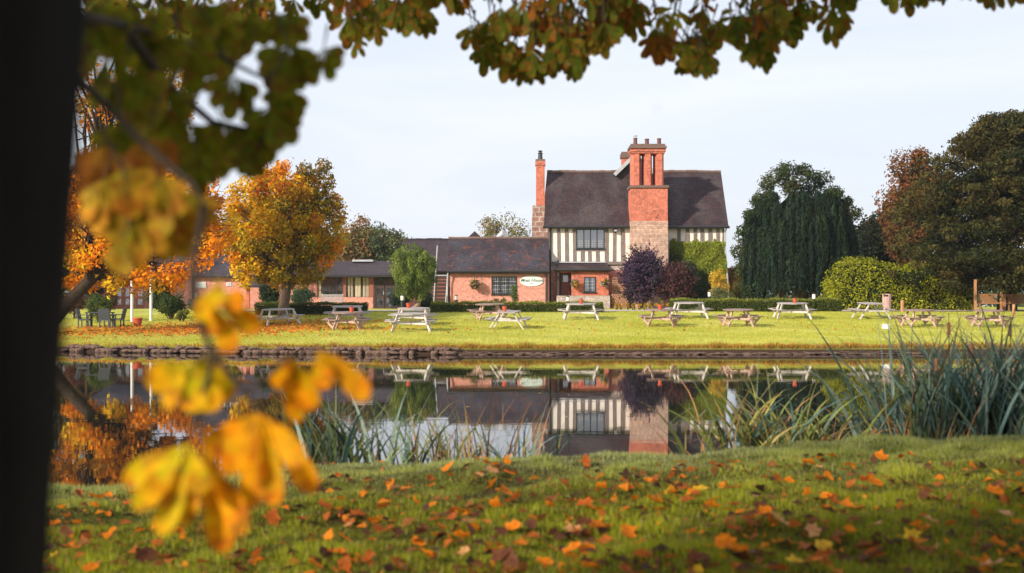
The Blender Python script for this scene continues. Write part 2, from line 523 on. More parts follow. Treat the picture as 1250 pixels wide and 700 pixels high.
def axis(pts):
    out = []
    for (a, b, st) in pts: out.append(np.arange(a, b, st))
    return np.concatenate(out + [np.array([pts[-1][1]])])
gx = axis([(-700, -120, 40), (-120, -30, 3), (-30, -8, 0.6), (-8, -5, .2), (-5, 5, 0.09), (5, 8, .2), (8, 30, 0.6), (30, 120, 3), (120, 700, 40)])
gy = axis([(-60, 0, 6), (0, 5, 0.5), (5, 13.5, 0.08), (13.5, 15, .15), (15, 48, 2), (48, 66, 0.25), (66, 110, 1), (110, 300, 10), (300, 1200, 100)])
GX, GY = np.meshgrid(gx, gy)
V = np.stack([GX.ravel(), GY.ravel(), ground(GX, GY).ravel()], 1)
nx, ny = len(gx), len(gy)
ii, jj = np.meshgrid(np.arange(nx - 1), np.arange(ny - 1))
k = (jj * nx + ii).ravel()
Fc = np.stack([k, k + 1, k + 1 + nx, k + nx], 1)
m, n, l, b = newmat('lawn_ground')
tcg = n.new('ShaderNodeTexCoord')
big = noise(n, l, tcg.outputs['Object'], 0.22, 5, 0.6)
mpg = n.new('ShaderNodeMapping'); mpg.inputs['Scale'].default_value = (0.35, 1, 1); l.new(tcg.outputs['Object'], mpg.inputs[0])
mid = noise(n, l, mpg.outputs[0], 1.4, 6, 0.7)
fine = noise(n, l, tcg.outputs['Object'], 14, 5, 0.7)
c = ramp(n, l, mid, [(0.3, (0.24, 0.26, 0.03)), (0.5, (0.4, 0.39, 0.05)), (0.72, (0.5, 0.5, 0.13))])
c = mixc(n, l, ramp(n, l, big, [(0.45, (0, 0, 0)), (0.7, (0.5,) * 3)]), c, (0.52, 0.52, 0.2))
c = mixc(n, l, 1.0, c, ramp(n, l, fine, [(0.25, (0.6,) * 3), (0.75, (1.35,) * 3)]), 'MULTIPLY')
# soil shows on the steep bank and under water
geo = n.new('ShaderNodeNewGeometry'); sz = n.new('ShaderNodeSeparateXYZ'); l.new(geo.outputs['Position'], sz.inputs[0])
bk = n.new('ShaderNodeMapRange'); bk.inputs['From Min'].default_value = 0.16; bk.inputs['From Max'].default_value = 0.27; l.new(sz.outputs['Z'], bk.inputs['Value'])
c = mixc(n, l, bk.outputs[0], (0.05, 0.03, 0.02), c)
# the near bank is darker and mossier than the far lawn
nr = n.new('ShaderNodeMath'); nr.operation = 'LESS_THAN'; nr.inputs[1].default_value = 30; l.new(sz.outputs['Y'], nr.inputs[0])
moss_ = ramp(n, l, noise(n, l, tcg.outputs['Object'], 3.5, 6, .7), [(0.4, (.04, .028, .008)), (.6, (.1, .12, .01))])
c = mixc(n, l, nr.outputs[0], c, moss_)
l.new(c, b.inputs['Base Color']); b.inputs['Roughness'].default_value = 0.95; b.inputs['Specular IOR Level'].default_value = 0.05
bump(n, l, b, fine, 0.7, 0.04)
g = np_mesh('ground', V, Fc, None, m, smooth=True); tag(g, kind='structure')

# water
m, n, l, b = newmat('pond_water')
b.inputs['Base Color'].default_value = (0.012, 0.014, 0.01, 1)
b.inputs['Roughness'].default_value = 0.004
b.inputs['IOR'].default_value = 2.6
b.inputs['Specular IOR Level'].default_value = 0.9
tcw = n.new('ShaderNodeTexCoord')
mpw = n.new('ShaderNodeMapping'); mpw.inputs['Scale'].default_value = (0.5, 1.6, 1); l.new(tcw.outputs['Object'], mpw.inputs[0])
f1 = noise(n, l, mpw.outputs[0], 1.6, 3, 0.5)
bump(n, l, b, f1, 0.05, 0.013)
wm = MB(); wm.quad((-300, 8, 0), (300, 8, 0), (300, 64, 0), (-300, 64, 0))
tag(wm.build('pond_water', m), kind='structure')

# gravel path beyond the lawn
pv = []; xs = np.arange(-16, 46, 1.0)
mb = MB()
for a, c2 in zip(xs[:-1], xs[1:]):
    p = [(q, float(bank_y(q)) + o_) for q, o_ in ((a, 24.6), (c2, 24.6), (c2, 28.5), (a, 28.5))]
    pts = [(x, y, gz(x, y) + 0.035) for x, y in p]
    mb.quad(*pts)
tag(mb.build('gravel_path', GRAVEL), kind='structure')

# ------------------------------------------------------------------ generic building pieces
def gable_roof(mb, x0e, x1e, x0r, x1r, yf, yb, ze, zr, t=0.14, mi=0):
    yr = (yf + yb) / 2
    mb.slab([(x0e, yf, ze), (x1e, yf, ze), (x1r, yr, zr), (x0r, yr, zr)], t, mi)
    mb.slab([(x1e, yb, ze), (x0e, yb, ze), (x0r, yr + 0.002, zr), (x1r, yr + 0.002, zr)], t, mi)
def ridge_tiles(mb, a, b, r=0.13, step=0.42, mi=0):
    a = Vector(a); b = Vector(b); n_ = max(2, int((b - a).length / step)); d = (b - a) / n_
    for i in range(n_):
        p = a + d * i + Vector((0, 0, random.uniform(-.02, .025)))
        mb.tube([p, p + d * 0.97 + Vector((0, 0, random.uniform(-.012, .012)))], r, 6, mi)

def window(parent, px0, px1, py0, py1, d, lights=2, rows=1, lattice=True, wood=BLACK, proud=0.03, name='window', curtain=False, lead=0.14, transom=None):
    """window set in a wall whose outer face is at depth d: frame standing a little proud, glass set back"""
    x0, x1, z1, z0 = X(px0, d), X(px1, d), Z(py0, d), Z(py1, d)
    fr = MB(); t = 0.07
    fr.box(x0, x0 + t, d - proud, d + 0.04, z0, z1); fr.box(x1 - t, x1, d - proud, d + 0.04, z0, z1)
    fr.box(x0 + t, x1 - t, d - proud, d + 0.04, z1 - t, z1); fr.box(x0 + t, x1 - t, d - proud, d + 0.04, z0, z0 + t)
    w = (x1 - x0 - 2 * t)
    for i in range(1, lights):
        xc = x0 + t + w * i / lights
        fr.box(xc - 0.035, xc + 0.035, d - proud + 0.003, d + 0.035, z0 + t, z1 - t)
    if transom:
        zc = z0 + (z1 - z0) * transom
        fr.box(x0 + t, x1 - t, d - proud + 0.005, d + 0.03, zc - 0.03, zc + 0.03)
    o = fr.build(name, wood, parent)
    gl = MB().box(x0 + t, x1 - t, d - 0.012, d - 0.004, z0 + t, z1 - t).build('glass', GLASS, o)
    if lattice:
        lt = MB(); s_ = lead
        for i in range(lights):
            a = x0 + t + w * i / lights + 0.035; b_ = x0 + t + w * (i + 1) / lights - 0.035
            nn = max(1, round((b_ - a) / (s_ * 1.3)))
            for j in range(1, nn):
                xx = a + (b_ - a) * j / nn; lt.box(xx - 0.008, xx + 0.008, d - 0.022, d - 0.0125, z0 + t, z1 - t)
            if True:
                mm = max(2, round((z1 - z0) / (s_ * 2)))
                for j in range(1, mm):
                    zz = z0 + t + (z1 - z0 - 2 * t) * j / mm; lt.box(a, b_, d - 0.0235, d - 0.0225, zz - 0.009, zz + 0.009)
        lt.build('leading', LEAD, o)
    sl = MB().box(x0 - 0.06, x1 + 0.06, d - proud - 0.07, d - 0.002, z0 - 0.07, z0 - 0.004).build('sill', wood, o)
    return o

# ------------------------------------------------------------------ the timber framed house
D = 102.0
gh = 1.6
def bx(mb, px0, px1, py0, py1, yf, yb, d=D, mi=0):
    mb.box(X(px0, d), X(px1, d), yf, yb, Z(py1, d), Z(py0, d), mi)
H = empty('timber_framed_house', (X(776, D), D + 4, gh - 0.1), 'tall timber framed brick house with white panelled upper storey and dark tiled roof', 'house')
zf = 1.3
# ground storey
mb = MB(); mb.box(X(671, D), X(883, D), D + 0.15, D + 8, zf, Z(322, D))
mb.build('ground_storey_wall', BRICK2, H)
mb = MB(); mb.box(X(670.5, D), X(883.5, D), D + 0.1, D + 0.15, Z(330, D), Z(323, D)); mb.box(X(670, D), X(672.5, D), D + 0.05, D + 0.148, zf, Z(330, D) - .002)
mb.build('stone_band', PLINTH, H)
# upper storey, lime plaster panels with gables at both ends
ze = Z(277, D); zu = Z(322, D)
yf, yb_ = D, D + 8
zr = Z(210, D + 4)
mb = MB()
xa, xb = X(671, D), X(883, D)
mb.box(xa, xb, yf, yb_, zu, ze)
mb.build('upper_storey_wall', PLASTER, H)
mb = MB()
mb.poly_prism([(xa, yf, ze + .002), (xa, yb_, ze + .002), (xa, D + 4, zr - 0.22)], (0.2, 0, 0))
mb.build('gable_wall', PLASTER, H)
mb = MB()
mb.poly_prism([(xb - 0.2, yf, ze + .002), (xb - 0.2, yb_, ze + .002), (xb - 0.2, D + 4, zr - 0.22)], (0.2, 0, 0))
mb.build('gable_wall', PLASTER, H)
tf = MB()
def post(px0, px1, py0, py1, pr=0.05):
    x0 = X(px0 + random.uniform(-.4, .2), D); x1 = X(px1 + random.uniform(-.2, .4), D); zb_ = Z(py1, D); zt_ = Z(py0, D); sh = random.uniform(-.035, .035); wv_ = random.uniform(-.02, .02)
    zm = (zb_ + zt_) / 2
    for (za, zc_, s0, s1, w0, w1) in ((zb_, zm, 0, sh * .5, 0, wv_), (zm, zt_, sh * .5, sh, wv_, 0)):
        k = len(tf.v); y0, y1 = D - pr, D + .02
        tf.v += [(x0 + s0 - w0, y0, za), (x1 + s0 + w0, y0, za), (x1 + s0 + w0, y1, za), (x0 + s0 - w0, y1, za), (x0 + s1 - w1, y0, zc_), (x1 + s1 + w1, y0, zc_), (x1 + s1 + w1, y1, zc_), (x0 + s1 - w1, y1, zc_)]
        for f in ((0, 1, 5, 4), (1, 2, 6, 5), (2, 3, 7, 6), (3, 0, 4, 7)): tf.f.append(tuple(k + i for i in f)); tf.m.append(0)
bx(tf, 670, 770, 276.5, 279.5, D - 0.055, D + .02); bx(tf, 815, 884, 276.5, 279.5, D - 0.055, D + .02)
bx(tf, 670, 770, 319.5, 323.2, D - 0.06, D + .02); bx(tf, 815, 884, 319.5, 323.2, D - 0.06, D + .02)
for a, b_ in ((670, 673.6), (680.5, 684.2), (690, 694.2), (699.5, 703.2), (738, 742.2), (747.5, 752), (758.2, 762.8)):
    post(a, b_, 279.6, 319.4)
for a, b_ in ((709, 713.2), (718, 722.2), (727.4, 731.6)): post(a, b_, 307, 319.4)
bx(tf, 703.4, 738, 304.2, 306.6, D - 0.056, D + .02)
for a in (826.4, 837, 846, 855.2, 864.6, 874):
    post(a, a + 4.2, 279.6, 319.4)
post(881.5, 884, 279.6, 319.4)
for k_ in range(9):     # framing on the two end walls
    y_ = D + 0.05 + k_ * 0.95
    h_ = ze
    for xx in (xa, xb):
        tf.box(xx - 0.04, xx + 0.04, y_, y_ + 0.25, zu, h_ + (4 - abs(k_ - 4)) * 0.9 * (zr - ze) / 4 * 0.8)
tf.build('timber_frame', TIMBER, H)
# roof
mb = MB()
gable_roof(mb, X(663.5, D), X(888.5, D), X(667, D + 4) + .05, X(880, D + 4), D - 0.35, D + 8.35, Z(277, D) - 0.02, zr)
roof = mb.build('roof', TILE, H)
mb = MB(); ridge_tiles(mb, (X(667, D + 4) + .05, D + 4, zr + 0.01), (X(880, D + 4), D + 4, zr + 0.01)); mb.build('ridge_tile', CAPSTONE, roof)
# cross wing roof rising behind the chimney, pale verge board
ax, az = X(776, D + 5), Z(190, D + 5)
lx, rx, lz = X(751, D + 3), X(799, D + 3), Z(214, D + 3)
mb = MB()
mb.slab([(lx, D + 3, lz), (ax, D + 3.2, az), (ax, D + 9, az), (lx, D + 9, lz)], 0.12)
mb.slab([(ax + .002, D + 3.2, az), (rx, D + 3, lz), (rx, D + 9, lz), (ax + .002, D + 9, az)], 0.12)
mb.build('cross_wing_roof', TILE, roof)
mb = MB()
mb.poly_prism([(lx + .1, D + 3.3, lz - 0.8), (rx - .1, D + 3.3, lz - 0.8), (rx - .1, D + 3.3, lz - .1), (ax, D + 3.3, az - 0.12), (lx + .1, D + 3.3, lz - .1)], (0, 5.4, 0))
mb.build('cross_wing_gable', TILE, roof)
mb = MB()
mb.bar((lx - .05, D + 2.95, lz + .02), (ax, D + 2.95, az + .05), 0.1, 0.26); mb.bar((ax, D + 2.96, az + .05), (rx + .05, D + 2.96, lz + .02), 0.1, 0.22)
mb.build('verge_board', LEAD, roof)
mb = MB()
mb.tube([(X(662.5, D), D - .42, Z(277.8, D)), (X(889.5, D), D - .42, Z(277.8, D))], 0.1, 8)
mb.build('gutter', BLACK, H)
mb = MB()
mb.tube([(X(671.5, D), D - .3, Z(279, D)), (X(671.5, D), D - .12, Z(283, D)), (X(671.5, D), D - .12, zf)], 0.065, 8)
mb.build('drainpipe', BLACK, H)
mb = MB()
mb.tube([(X(886, D), D - .3, Z(279, D)), (X(885, D), D - .1, Z(284, D)), (X(885, D), D - .1, Z(306, D)), (X(888.5, D), D - .1, Z(350, D)), (X(888.5, D), D - .1, zf)], 0.06, 8)
mb.build('drainpipe', LEAD, H)
w1 = window(H, 703.5, 738, 279.8, 304, D, lights=4, lattice=False)
x0, x1 = X(705, D), X(736.5, D)
lt = MB()
for j in range(1, 12):
    xx = x0 + (x1 - x0) * j / 12; lt.box(xx - 0.007, xx + 0.007, D - 0.022, D - 0.0125, Z(303, D), Z(293, D))
for j in range(1, 4):
    zz = Z(303 - j * 2.8, D); lt.box(x0, x1, D - 0.0235, D - 0.0225, zz - 0.008, zz + 0.008)
lt.build('leading', LEAD, w1)
mb = MB(); bx(mb, 748.5, 753.5, 280.2, 283.5, D - 0.35, D - 0.08); fl = mb.build('floodlight', BLACK, H)
mb = MB(); bx(mb, 749.2, 752.8, 281, 283, D - 0.37, D - 0.353); mb.build('lens', LEAD, fl)

# porch
dp = D - 1.8
po = MB()
def bp(mb, a, b_, c_, d_, y0, y1): bx(mb, a, b_, c_, d_, y0, y1, d=dp)
bp(po, 697.5, 743, 329, 361, dp, dp + 0.3)
bp(po, 734, 743, 329.1, 361, dp + 0.302, D + 0.14)
po.box(X(681, dp), X(697.4, dp), dp, dp + 0.3, Z(333, dp), Z(329, dp))
porch = po.build('porch', BRICK, H)
mb = MB(); mb.box(X(679.5, dp), X(744.5, dp), dp - 0.1, D + .05, zf, Z(361.2, dp)); mb.build('porch_plinth', PLINTH, porch)
mb = MB(); mb.box(X(682, dp), X(697, dp), dp - 0.6, dp - .105, zf, Z(368, dp)); mb.build('porch_step', PLINTH, porch)
mb = MB(); mb.box(X(680.2, dp), X(682.6, dp), dp - .02, dp + .25, Z(361, dp), Z(329, dp)); mb.box(X(679.8, dp), X(744.2, dp), dp - .04, dp - .003, Z(331, dp), Z(328.6, dp))
mb.build('porch_frame', DARKWOOD, porch)
mb = MB(); mb.box(X(683, dp), X(697.3, dp), dp + 1.2, dp + 1.28, Z(361, dp), Z(331, dp)); mb.build('door_panel', DARKWOOD, porch)
mb = MB()
for a in range(5):
    xa_ = X(686.2 + a * 2.0, dp); mb.box(xa_, xa_ + 0.108, dp + 1.1, dp + 1.15, Z(361, dp), Z(333.5, dp))
mb.build('door', TIMBER_RED, porch)
mb = MB(); mb.box(X(688, dp), X(694, dp), dp + 1.07, dp + 1.095, Z(344, dp), Z(336, dp)); mb.build('door_window', GLASS, porch)
pw = window(porch, 712.5, 727.5, 338.5, 357, dp, lights=2)
pw['label'] = 'small leaded porch window'
mb = MB()
pe = Z(329, dp); pt = Z(321.5, D)
A_ = (X(678.5, dp), dp - .3, pe - .05); B_ = (X(745.5, dp), dp - .3, pe - .05)
C_ = (X(742, dp), D + .02, pt); D_ = (X(683, dp), D + .02, pt)
mb.slab([A_, B_, C_, D_], 0.12)
mb.slab([B_, (B_[0], D + .02, B_[2]), C_, C_][:3] + [(C_[0] - .02, C_[1], C_[2] + .01)], 0.06)
mb.slab([(A_[0], D + .02, A_[2]), A_, D_, (D_[0] + .02, D_[1], D_[2] + .01)], 0.06)
mb.build('porch_roof', TILE, porch)
mb = MB(); mb.bar((X(683, dp), D - .08, pt + .06), (X(742, dp), D - .08, pt + .06), 0.14, 0.07); mb.build('porch_flashing', LEAD, porch)
mb = MB(); mb.tube([(A_[0], dp - .36, pe - .06), (B_[0], dp - .36, pe - .06)], 0.06, 8)
mb.build('porch_gutter', BLACK, porch)

# great chimney
dc = D - 1.3
ch = MB(); bx(ch, 770.5, 815, 228.5, 270, dc, D + 1.2, d=dc)
chim = ch.build('chimney', BRICK, H)
mb = MB(); mb.box(X(770.2, dc), X(815.3, dc), dc - 0.02, D + .3, zf, Z(270, dc) - .003); mb.build('chimney_base', STONE, chim)
mb = MB(); bx(mb, 769, 816.5, 226.5, 229.5, dc - 0.12, D + 1.3, d=dc)
mb.build('chimney_ledge', CAPSTONE, chim)
for c0, c1 in ((771.5, 783.2), (786.2, 797), (800, 811.5)):
    mb = MB(); cx = (X(c0, dc) + X(c1, dc)) / 2; w = (X(c1, dc) - X(c0, dc)) / 2
    zb, zt = Z(226.4, dc), Z(185, dc)
    yc = dc + w + 0.25
    mb.poly_prism([(cx - w, yc + w * .5, zb), (cx - w * .55, yc - w, zb), (cx + w * .55, yc - w, zb), (cx + w, yc + w * .5, zb), (cx + w, yc + 1.2, zb), (cx - w, yc + 1.2, zb)][::-1], (0, 0, zt - zb))
    mb.build('chimney_shaft', BRICK, chim)
mb = MB(); bx(mb, 770, 813, 181, 184.9, dc + .12, dc + 2.1, d=dc); bx(mb, 771, 812, 185, 187, dc + .2, dc + 2.0, d=dc)
mb.build('chimney_head', BRICK, chim)
mb = MB(); bx(mb, 768.8, 814, 178.2, 180.95, dc, dc + 2.2, d=dc); bx(mb, 770.4, 812.4, 175.5, 178.15, dc + .12, dc + 2.1, d=dc)
mb.build('chimney_cap', CAPSTONE, chim)
for pxc, r0, hh, cowl in ((777, 0.15, 0.5, True), (791.3, 0.16, 0.45, False), (806.3, 0.15, 0.48, False)):
    mb = MB(); cx = X(pxc, dc); zb = Z(175.5, dc)
    mb.lathe((cx, dc + 1, zb), [(r0 + .02, 0), (r0, .06), (r0 - .02, hh - .08), (r0 + .01, hh - .06), (r0 + .01, hh)], 12)
    p_ = mb.build('chimney_pot', CLAYPOT, chim)
    if cowl:
        mb = MB(); 
        for a in range(4): mb.tube([(cx + .1 * math.cos(a * 1.57), dc + 1 + .1 * math.sin(a * 1.57), zb + hh), (cx + .1 * math.cos(a * 1.57), dc + 1 + .1 * math.sin(a * 1.57), zb + hh + .15)], .015, 5)
        mb.lathe((cx, dc + 1, zb + hh + .15), [(.16, 0), (.16, .03), (.05, .08)], 10); mb.build('cowl', LEAD, p_)
# small chimney behind the roof
db = D + 7
mb = MB(); bx(mb, 759.5, 772, 193, 215, db, db + 1, d=db)
c2_ = mb.build('chimney', BRICK, H); c2_['label'] = 'short chimney behind the roof ridge'
mb = MB(); bx(mb, 758, 773.5, 187.5, 192.9, db - .12, db + 1.12, d=db); bx(mb, 759, 772.5, 185.5, 187.4, db - .04, db + 1.04, d=db); mb.build('chimney_cap', CAPSTONE, c2_)
# slim chimney on the left gable
dl = D + 2.6
mb = MB(); bx(mb, 654.5, 665, 199, 251, dl, dl + 0.9, d=dl); bx(mb, 653.6, 665.9, 197, 202, dl - .06, dl + .96, d=dl)
sl_ = mb.build('chimney', BRICK, H); sl_['label'] = 'slim brick chimney on a stone base at the left gable'
mb = MB()
mb.box(X(649.5, dl), X(668.5, dl), dl - .3, dl + 1.4, zf, Z(265, dl)); mb.box(X(650.2, dl), X(667.5, dl), dl - .15, dl + 1.2, Z(265, dl) + .002, Z(251.2, dl))
mb.build('chimney_base', STONE2, sl_)
mb = MB(); bx(mb, 653.8, 665.6, 194.5, 196.9, dl - .04, dl + .94, d=dl); mb.build('chimney_cap', CAPSTONE, sl_)
mb = MB(); mb.lathe((X(659.7, dl), dl + .45, Z(194.5, dl)), [(.2, 0), (.17, .1), (.15, .42), (.19, .44), (.19, .5), (.1, .5), (.1, .58), (.18, .6), (.12, .68)], 12); mb.build('chimney_pot', BLACK, sl_)

# ------------------------------------------------------------------ low brick wing with the oval sign
DW = 100.0
LW = empty('brick_wing', (X(610, DW), DW + 3, gh - .1), 'low brick wing with a black leaded window and mottled blue tiled roof', 'building')
mb = MB(); x0, x1 = X(549.5, DW), X(670.5, DW)
mb.box(x0, x1, DW, DW + 6, zf, Z(333, DW))
zrw = Z(291, DW + 3)
mb.poly_prism([(x0, DW, Z(333, DW) + .002), (x0, DW + 6, Z(333, DW) + .002), (x0, DW + 3, zrw - .2)], (0.25, 0, 0))
mb.build('wall', BRICK2, LW)
mb = MB(); gable_roof(mb, X(545.5, DW), X(670.5, DW), X(547.5, DW + 3), X(670.5, DW + 3) - .02, DW - .4, DW + 6.4, Z(331, DW), zrw)
rw = mb.build('roof', TILE2, LW)
mb = MB(); ridge_tiles(mb, (X(547.5, DW + 3), DW + 3, zrw + .01), (X(670, DW + 3), DW + 3, zrw + .01), .12); mb.build('ridge_tile', CAPSTONE, rw)
mb = MB(); mb.tube([(X(545, DW), DW - .46, Z(331.8, DW)), (X(671, DW), DW - .46, Z(331.8, DW))], .09, 8); mb.box(X(546, DW), X(670, DW), DW - .38, DW - .02, Z(334.4, DW), Z(332.6, DW)); mb.build('gutter', BLACK, LW)
mb = MB(); mb.tube([(X(667, DW), DW - .45, Z(333, DW)), (X(667, DW), DW - .1, Z(337, DW)), (X(667, DW), DW - .1, zf)], .07, 8); mb.build('drainpipe', BLACK, LW)
mb = MB(); mb.tube([(X(547, DW), DW - .4, Z(333, DW)), (X(546.2, DW), DW - .3, Z(345, DW)), (X(546.2, DW), DW - .3, zf)], .05, 8); mb.build('drainpipe', LEAD, LW)
mb = MB(); bx(mb, 598, 632, 336.3, 337.4, DW - .02, DW - .003, d=DW); mb.build('lintel', LEGBROWN, LW)
ww = window(LW, 600, 631, 337.8, 359.5, DW, lights=3, transom=0.62)
# oval sign
mb = MB(); cx, cz = X(648.8, DW), Z(343.2, DW); rx_, rz_ = 14.2 / F * DW, 6.5 / F * DW
mb.poly_prism([(cx + rx_ * math.cos(a), DW - .06, cz + rz_ * math.sin(a)) for a in np.linspace(0, 2 * math.pi, 48, endpoint=False)], (0, .055, 0))
sg = mb.build('oval_sign', SIGNWHITE, loc=(cx, DW - .03, cz)); tag(sg, 'pale oval wall sign with cursive lettering beside the black leaded window', 'sign')
def text(body, x, y, z, size, mat, parent, shear=0.35, name='lettering', bold=0.0, align='CENTER'):
    cu = bpy.data.curves.new(name, 'FONT'); cu.body = body; cu.size = size; cu.shear = shear; cu.align_x = align; cu.align_y = 'CENTER'
    cu.extrude = 0.004; cu.offset = bold; cu.materials.append(mat)
    o = bpy.data.objects.new(name, cu); COL.objects.link(o); o.rotation_euler = (R(90), 0, 0)
    r_ = top(parent); o.parent = parent; o.location = (x - r_.location.x, y - r_.location.y, z - r_.location.z)
    bpy.context.view_layer.update()
    me = bpy.data.meshes.new_from_object(o.evaluated_get(bpy.context.evaluated_depsgraph_get()))
    k = bpy.data.objects.new(name, me); COL.objects.link(k); k.parent = parent; k.location = o.location; k.rotation_euler = o.rotation_euler
    bpy.data.objects.remove(o)
    return k
text('Moat House', cx, DW - .068, cz + .04, 0.31, INK, sg, bold=0.004)
mb = MB(); mb.tube([(cx - .16 + .32 * i / 12, DW - .066, cz - .2 + .05 * math.sin(i * 1.05)) for i in range(13)], .013, 5); mb.build('flourish', INK, sg)
# little gable and flue seen over the ridge
mb = MB(); dd = DW + 7
mb.poly_prism([(X(569, dd), dd, Z(292, dd)), (X(590, dd), dd, Z(292, dd)), (X(579.5, dd), dd, Z(282.3, dd))], (0, 3, 0))
mb.box(X(570, dd), X(589, dd), dd + .1, dd + 2.9, gh, Z(292, dd) - .002)
mb.build('roof_dormer', TILE3, LW)
mb = MB(); mb.tube([(X(608, dd), dd, Z(291, dd)), (X(613.5, dd), dd, Z(285.5, dd)), (X(619, dd), dd, Z(290, dd))], [.22, .32, .2], 10); mb.tube([(X(613.5, dd), dd, gh), (X(613.5, dd), dd, Z(287, dd))], .12, 8)
mb.build('vent_cowl', LEAD, LW)

# ------------------------------------------------------------------ plum roofed back building with outside stair
DB = 112.0
BB = empty('back_building', (X(522, DB), DB + 3, gh - .1), 'dark boarded building with plum tiled roof behind the brick wing', 'building')
mb = MB(); x0, x1 = X(480, DB), X(560, DB); mb.box(x0, x1, DB, DB + 7, zf, Z(332, DB)); zr2 = Z(292.5, DB + 3.5)
mb.build('boarded_wall', DARKWOOD, BB)
mb = MB(); gable_roof(mb, X(474, DB), X(563, DB), X(494, DB + 3.5), X(560, DB + 3.5), DB - .4, DB + 7.4, Z(331, DB), zr2)
r2 = mb.build('roof', TILE3, BB)
mb = MB(); ridge_tiles(mb, (X(494, DB + 3.5), DB + 3.5, zr2), (X(560, DB + 3.5), DB + 3.5, zr2), .1); mb.build('ridge_tile', TILE3, r2)
mb = MB()
for py in (341, 345, 349.5, 354, 358.5, 363): mb.box(X(528, DB - 1), X(545.5, DB - 1), DB - 1.2, DB - .8, Z(py + 1.2, DB - 1), Z(py, DB - 1))
mb.build('stair_tread', TIMBER_RED, BB)
mb = MB(); dq = DB - 1.3
mb.tube([(X(534, dq), dq, Z(300, dq)), (X(531, dq), dq, Z(345, dq)), (X(529, dq), dq, zf)], .05, 6); mb.tube([(X(546.5, dq), dq, Z(339, dq)), (X(543, dq), dq, zf)], .05, 6); mb.tube([(X(529, dq), dq, Z(336.5, dq)), (X(547, dq), dq, Z(336.5, dq))], .05, 6)
mb.build('stair_rail', LEAD, BB)

# ------------------------------------------------------------------ glazed wing
DG = 98.0
GW = empty('glazed_wing', (X(420, DG), DG + 3, gh - .1), 'single storey glazed wing with low brick base, wooden posts and plum roof', 'building')
mb = MB(); mb.box(X(372, DG), X(455.5, DG), DG, DG + .3, zf, Z(363, DG)); mb.build('base_wall', BRICK2, GW)
mb = MB(); mb.box(X(340, DG), X(500, DG), DG + 5, DG + 5.2, zf, Z(338, DG)); mb.box(X(340, DG), X(341, DG), DG, DG + 5, zf, Z(338, DG)); mb.box(X(499, DG), X(500, DG), DG, DG + 5, zf, Z(338, DG)); mb.box(X(341, DG), X(372, DG), DG, DG + .2, zf, Z(338, DG))
mb.build('back_wall', BRICK2, GW)
for i, (a, b_) in enumerate(((379, 382), (385, 387.5), (419, 422.5), (450.5, 456))):
    MB().box(X(a, DG), X(b_, DG), DG - .03, DG + .25, Z(362.9, DG), Z(337, DG)).build('post', TIMBER_RED, GW)
fr = MB()
for a in (392.5, 402, 410.5, 431, 440.5): fr.box(X(a, DG), X(a + 1.1, DG), DG + .05, DG + .15, Z(362.9, DG), Z(337, DG))
fr.box(X(372, DG), X(456, DG), DG + .03, DG + .2, Z(338.5, DG), Z(336.5, DG)); fr.box(X(387, DG), X(419, DG), DG + .05, DG + .14, Z(355, DG), Z(354, DG))
fo = fr.build('window_frame', DARKWOOD, GW)
MB().box(X(387.5, DG), X(419, DG), DG + .09, DG + .1, Z(362.8, DG), Z(338.6, DG)).build('glass', GLASS, fo)
MB().box(X(422.5, DG), X(450.5, DG), DG + .12, DG + .13, Z(362.8, DG), Z(338.6, DG)).build('glass', GLASS, fo)
for a, b_ in ((388.5, 391.5), (424.8, 426.8), (428.2, 430.4), (433.5, 440), (443, 446), (447, 449.8)):
    m_ = MB(); nseg = 6
    for i in range(nseg):
        u0 = a + (b_ - a) * i / nseg; u1 = a + (b_ - a) * (i + 1) / nseg
        m_.box(X(u0, DG), X(u1, DG), DG + .085 - .02 * (i % 2), DG + .088 - .02 * (i % 2), Z(362.5, DG), Z(339, DG))
    m_.build('curtain', CURTAIN, GW)
for a, b_ in ((458.5, 469), (470, 481)):
    dr = MB(); x0, x1 = X(a, DG), X(b_, DG)
    dr.box(x0, x0 + .1, DG + .05, DG + .12, zf, Z(340, DG)); dr.box(x1 - .1, x1, DG + .05, DG + .12, zf, Z(340, DG))
    for p0, p1 in ((340, 341.6), (349, 352), (361, 364.5), (374, 380)): dr.box(x0 + .1, x1 - .1, DG + .05, DG + .12, Z(p1, DG), Z(p0, DG))
    do = dr.build('glazed_door', DARKWOOD, GW)
    MB().box(x0 + .1, x1 - .1, DG + .08, DG + .09, zf + .2, Z(341, DG)).build('glass', GLASS, do)
    MB().box(x1 - .06, x1 - .02, DG, DG + .045, Z(360, DG), Z(356, DG)).build('handle', LEAD, do)
MB().box(X(456.2, DG), X(458.4, DG), DG, DG + .2, zf, Z(337, DG)).build('post', DARKWOOD, GW)
MB().box(X(481.2, DG), X(490, DG), DG, DG + .2, zf, Z(337, DG)).build('boarding', DARKWOOD, GW)
MB().box(X(342, DG), X(498, DG), DG + .4, DG + 4.9, zf - .2, zf + .15).build('floor', DARKIN, GW)
mb = MB(); gable_roof(mb, X(338, DG), X(504, DG), X(341, DG + 2.75), X(500, DG + 2.75), DG - .7, DG + 6.2, Z(336.5, DG), Z(318.8, DG + 2.75)); gr_ = mb.build('roof', TILE3, GW)
mb = MB(); mb.box(X(338, DG), X(504, DG), DG - .78, DG - .7, Z(338.6, DG), Z(335.8, DG)); mb.build('fascia', BLACK, GW)
mb = MB(); mb.box(X(431, DG + 2.7), X(456, DG + 2.7), DG + 2.2, DG + 3.3, Z(320, DG + 3), Z(317.6, DG + 3)); mb.build('rooflight', LEAD, gr_)

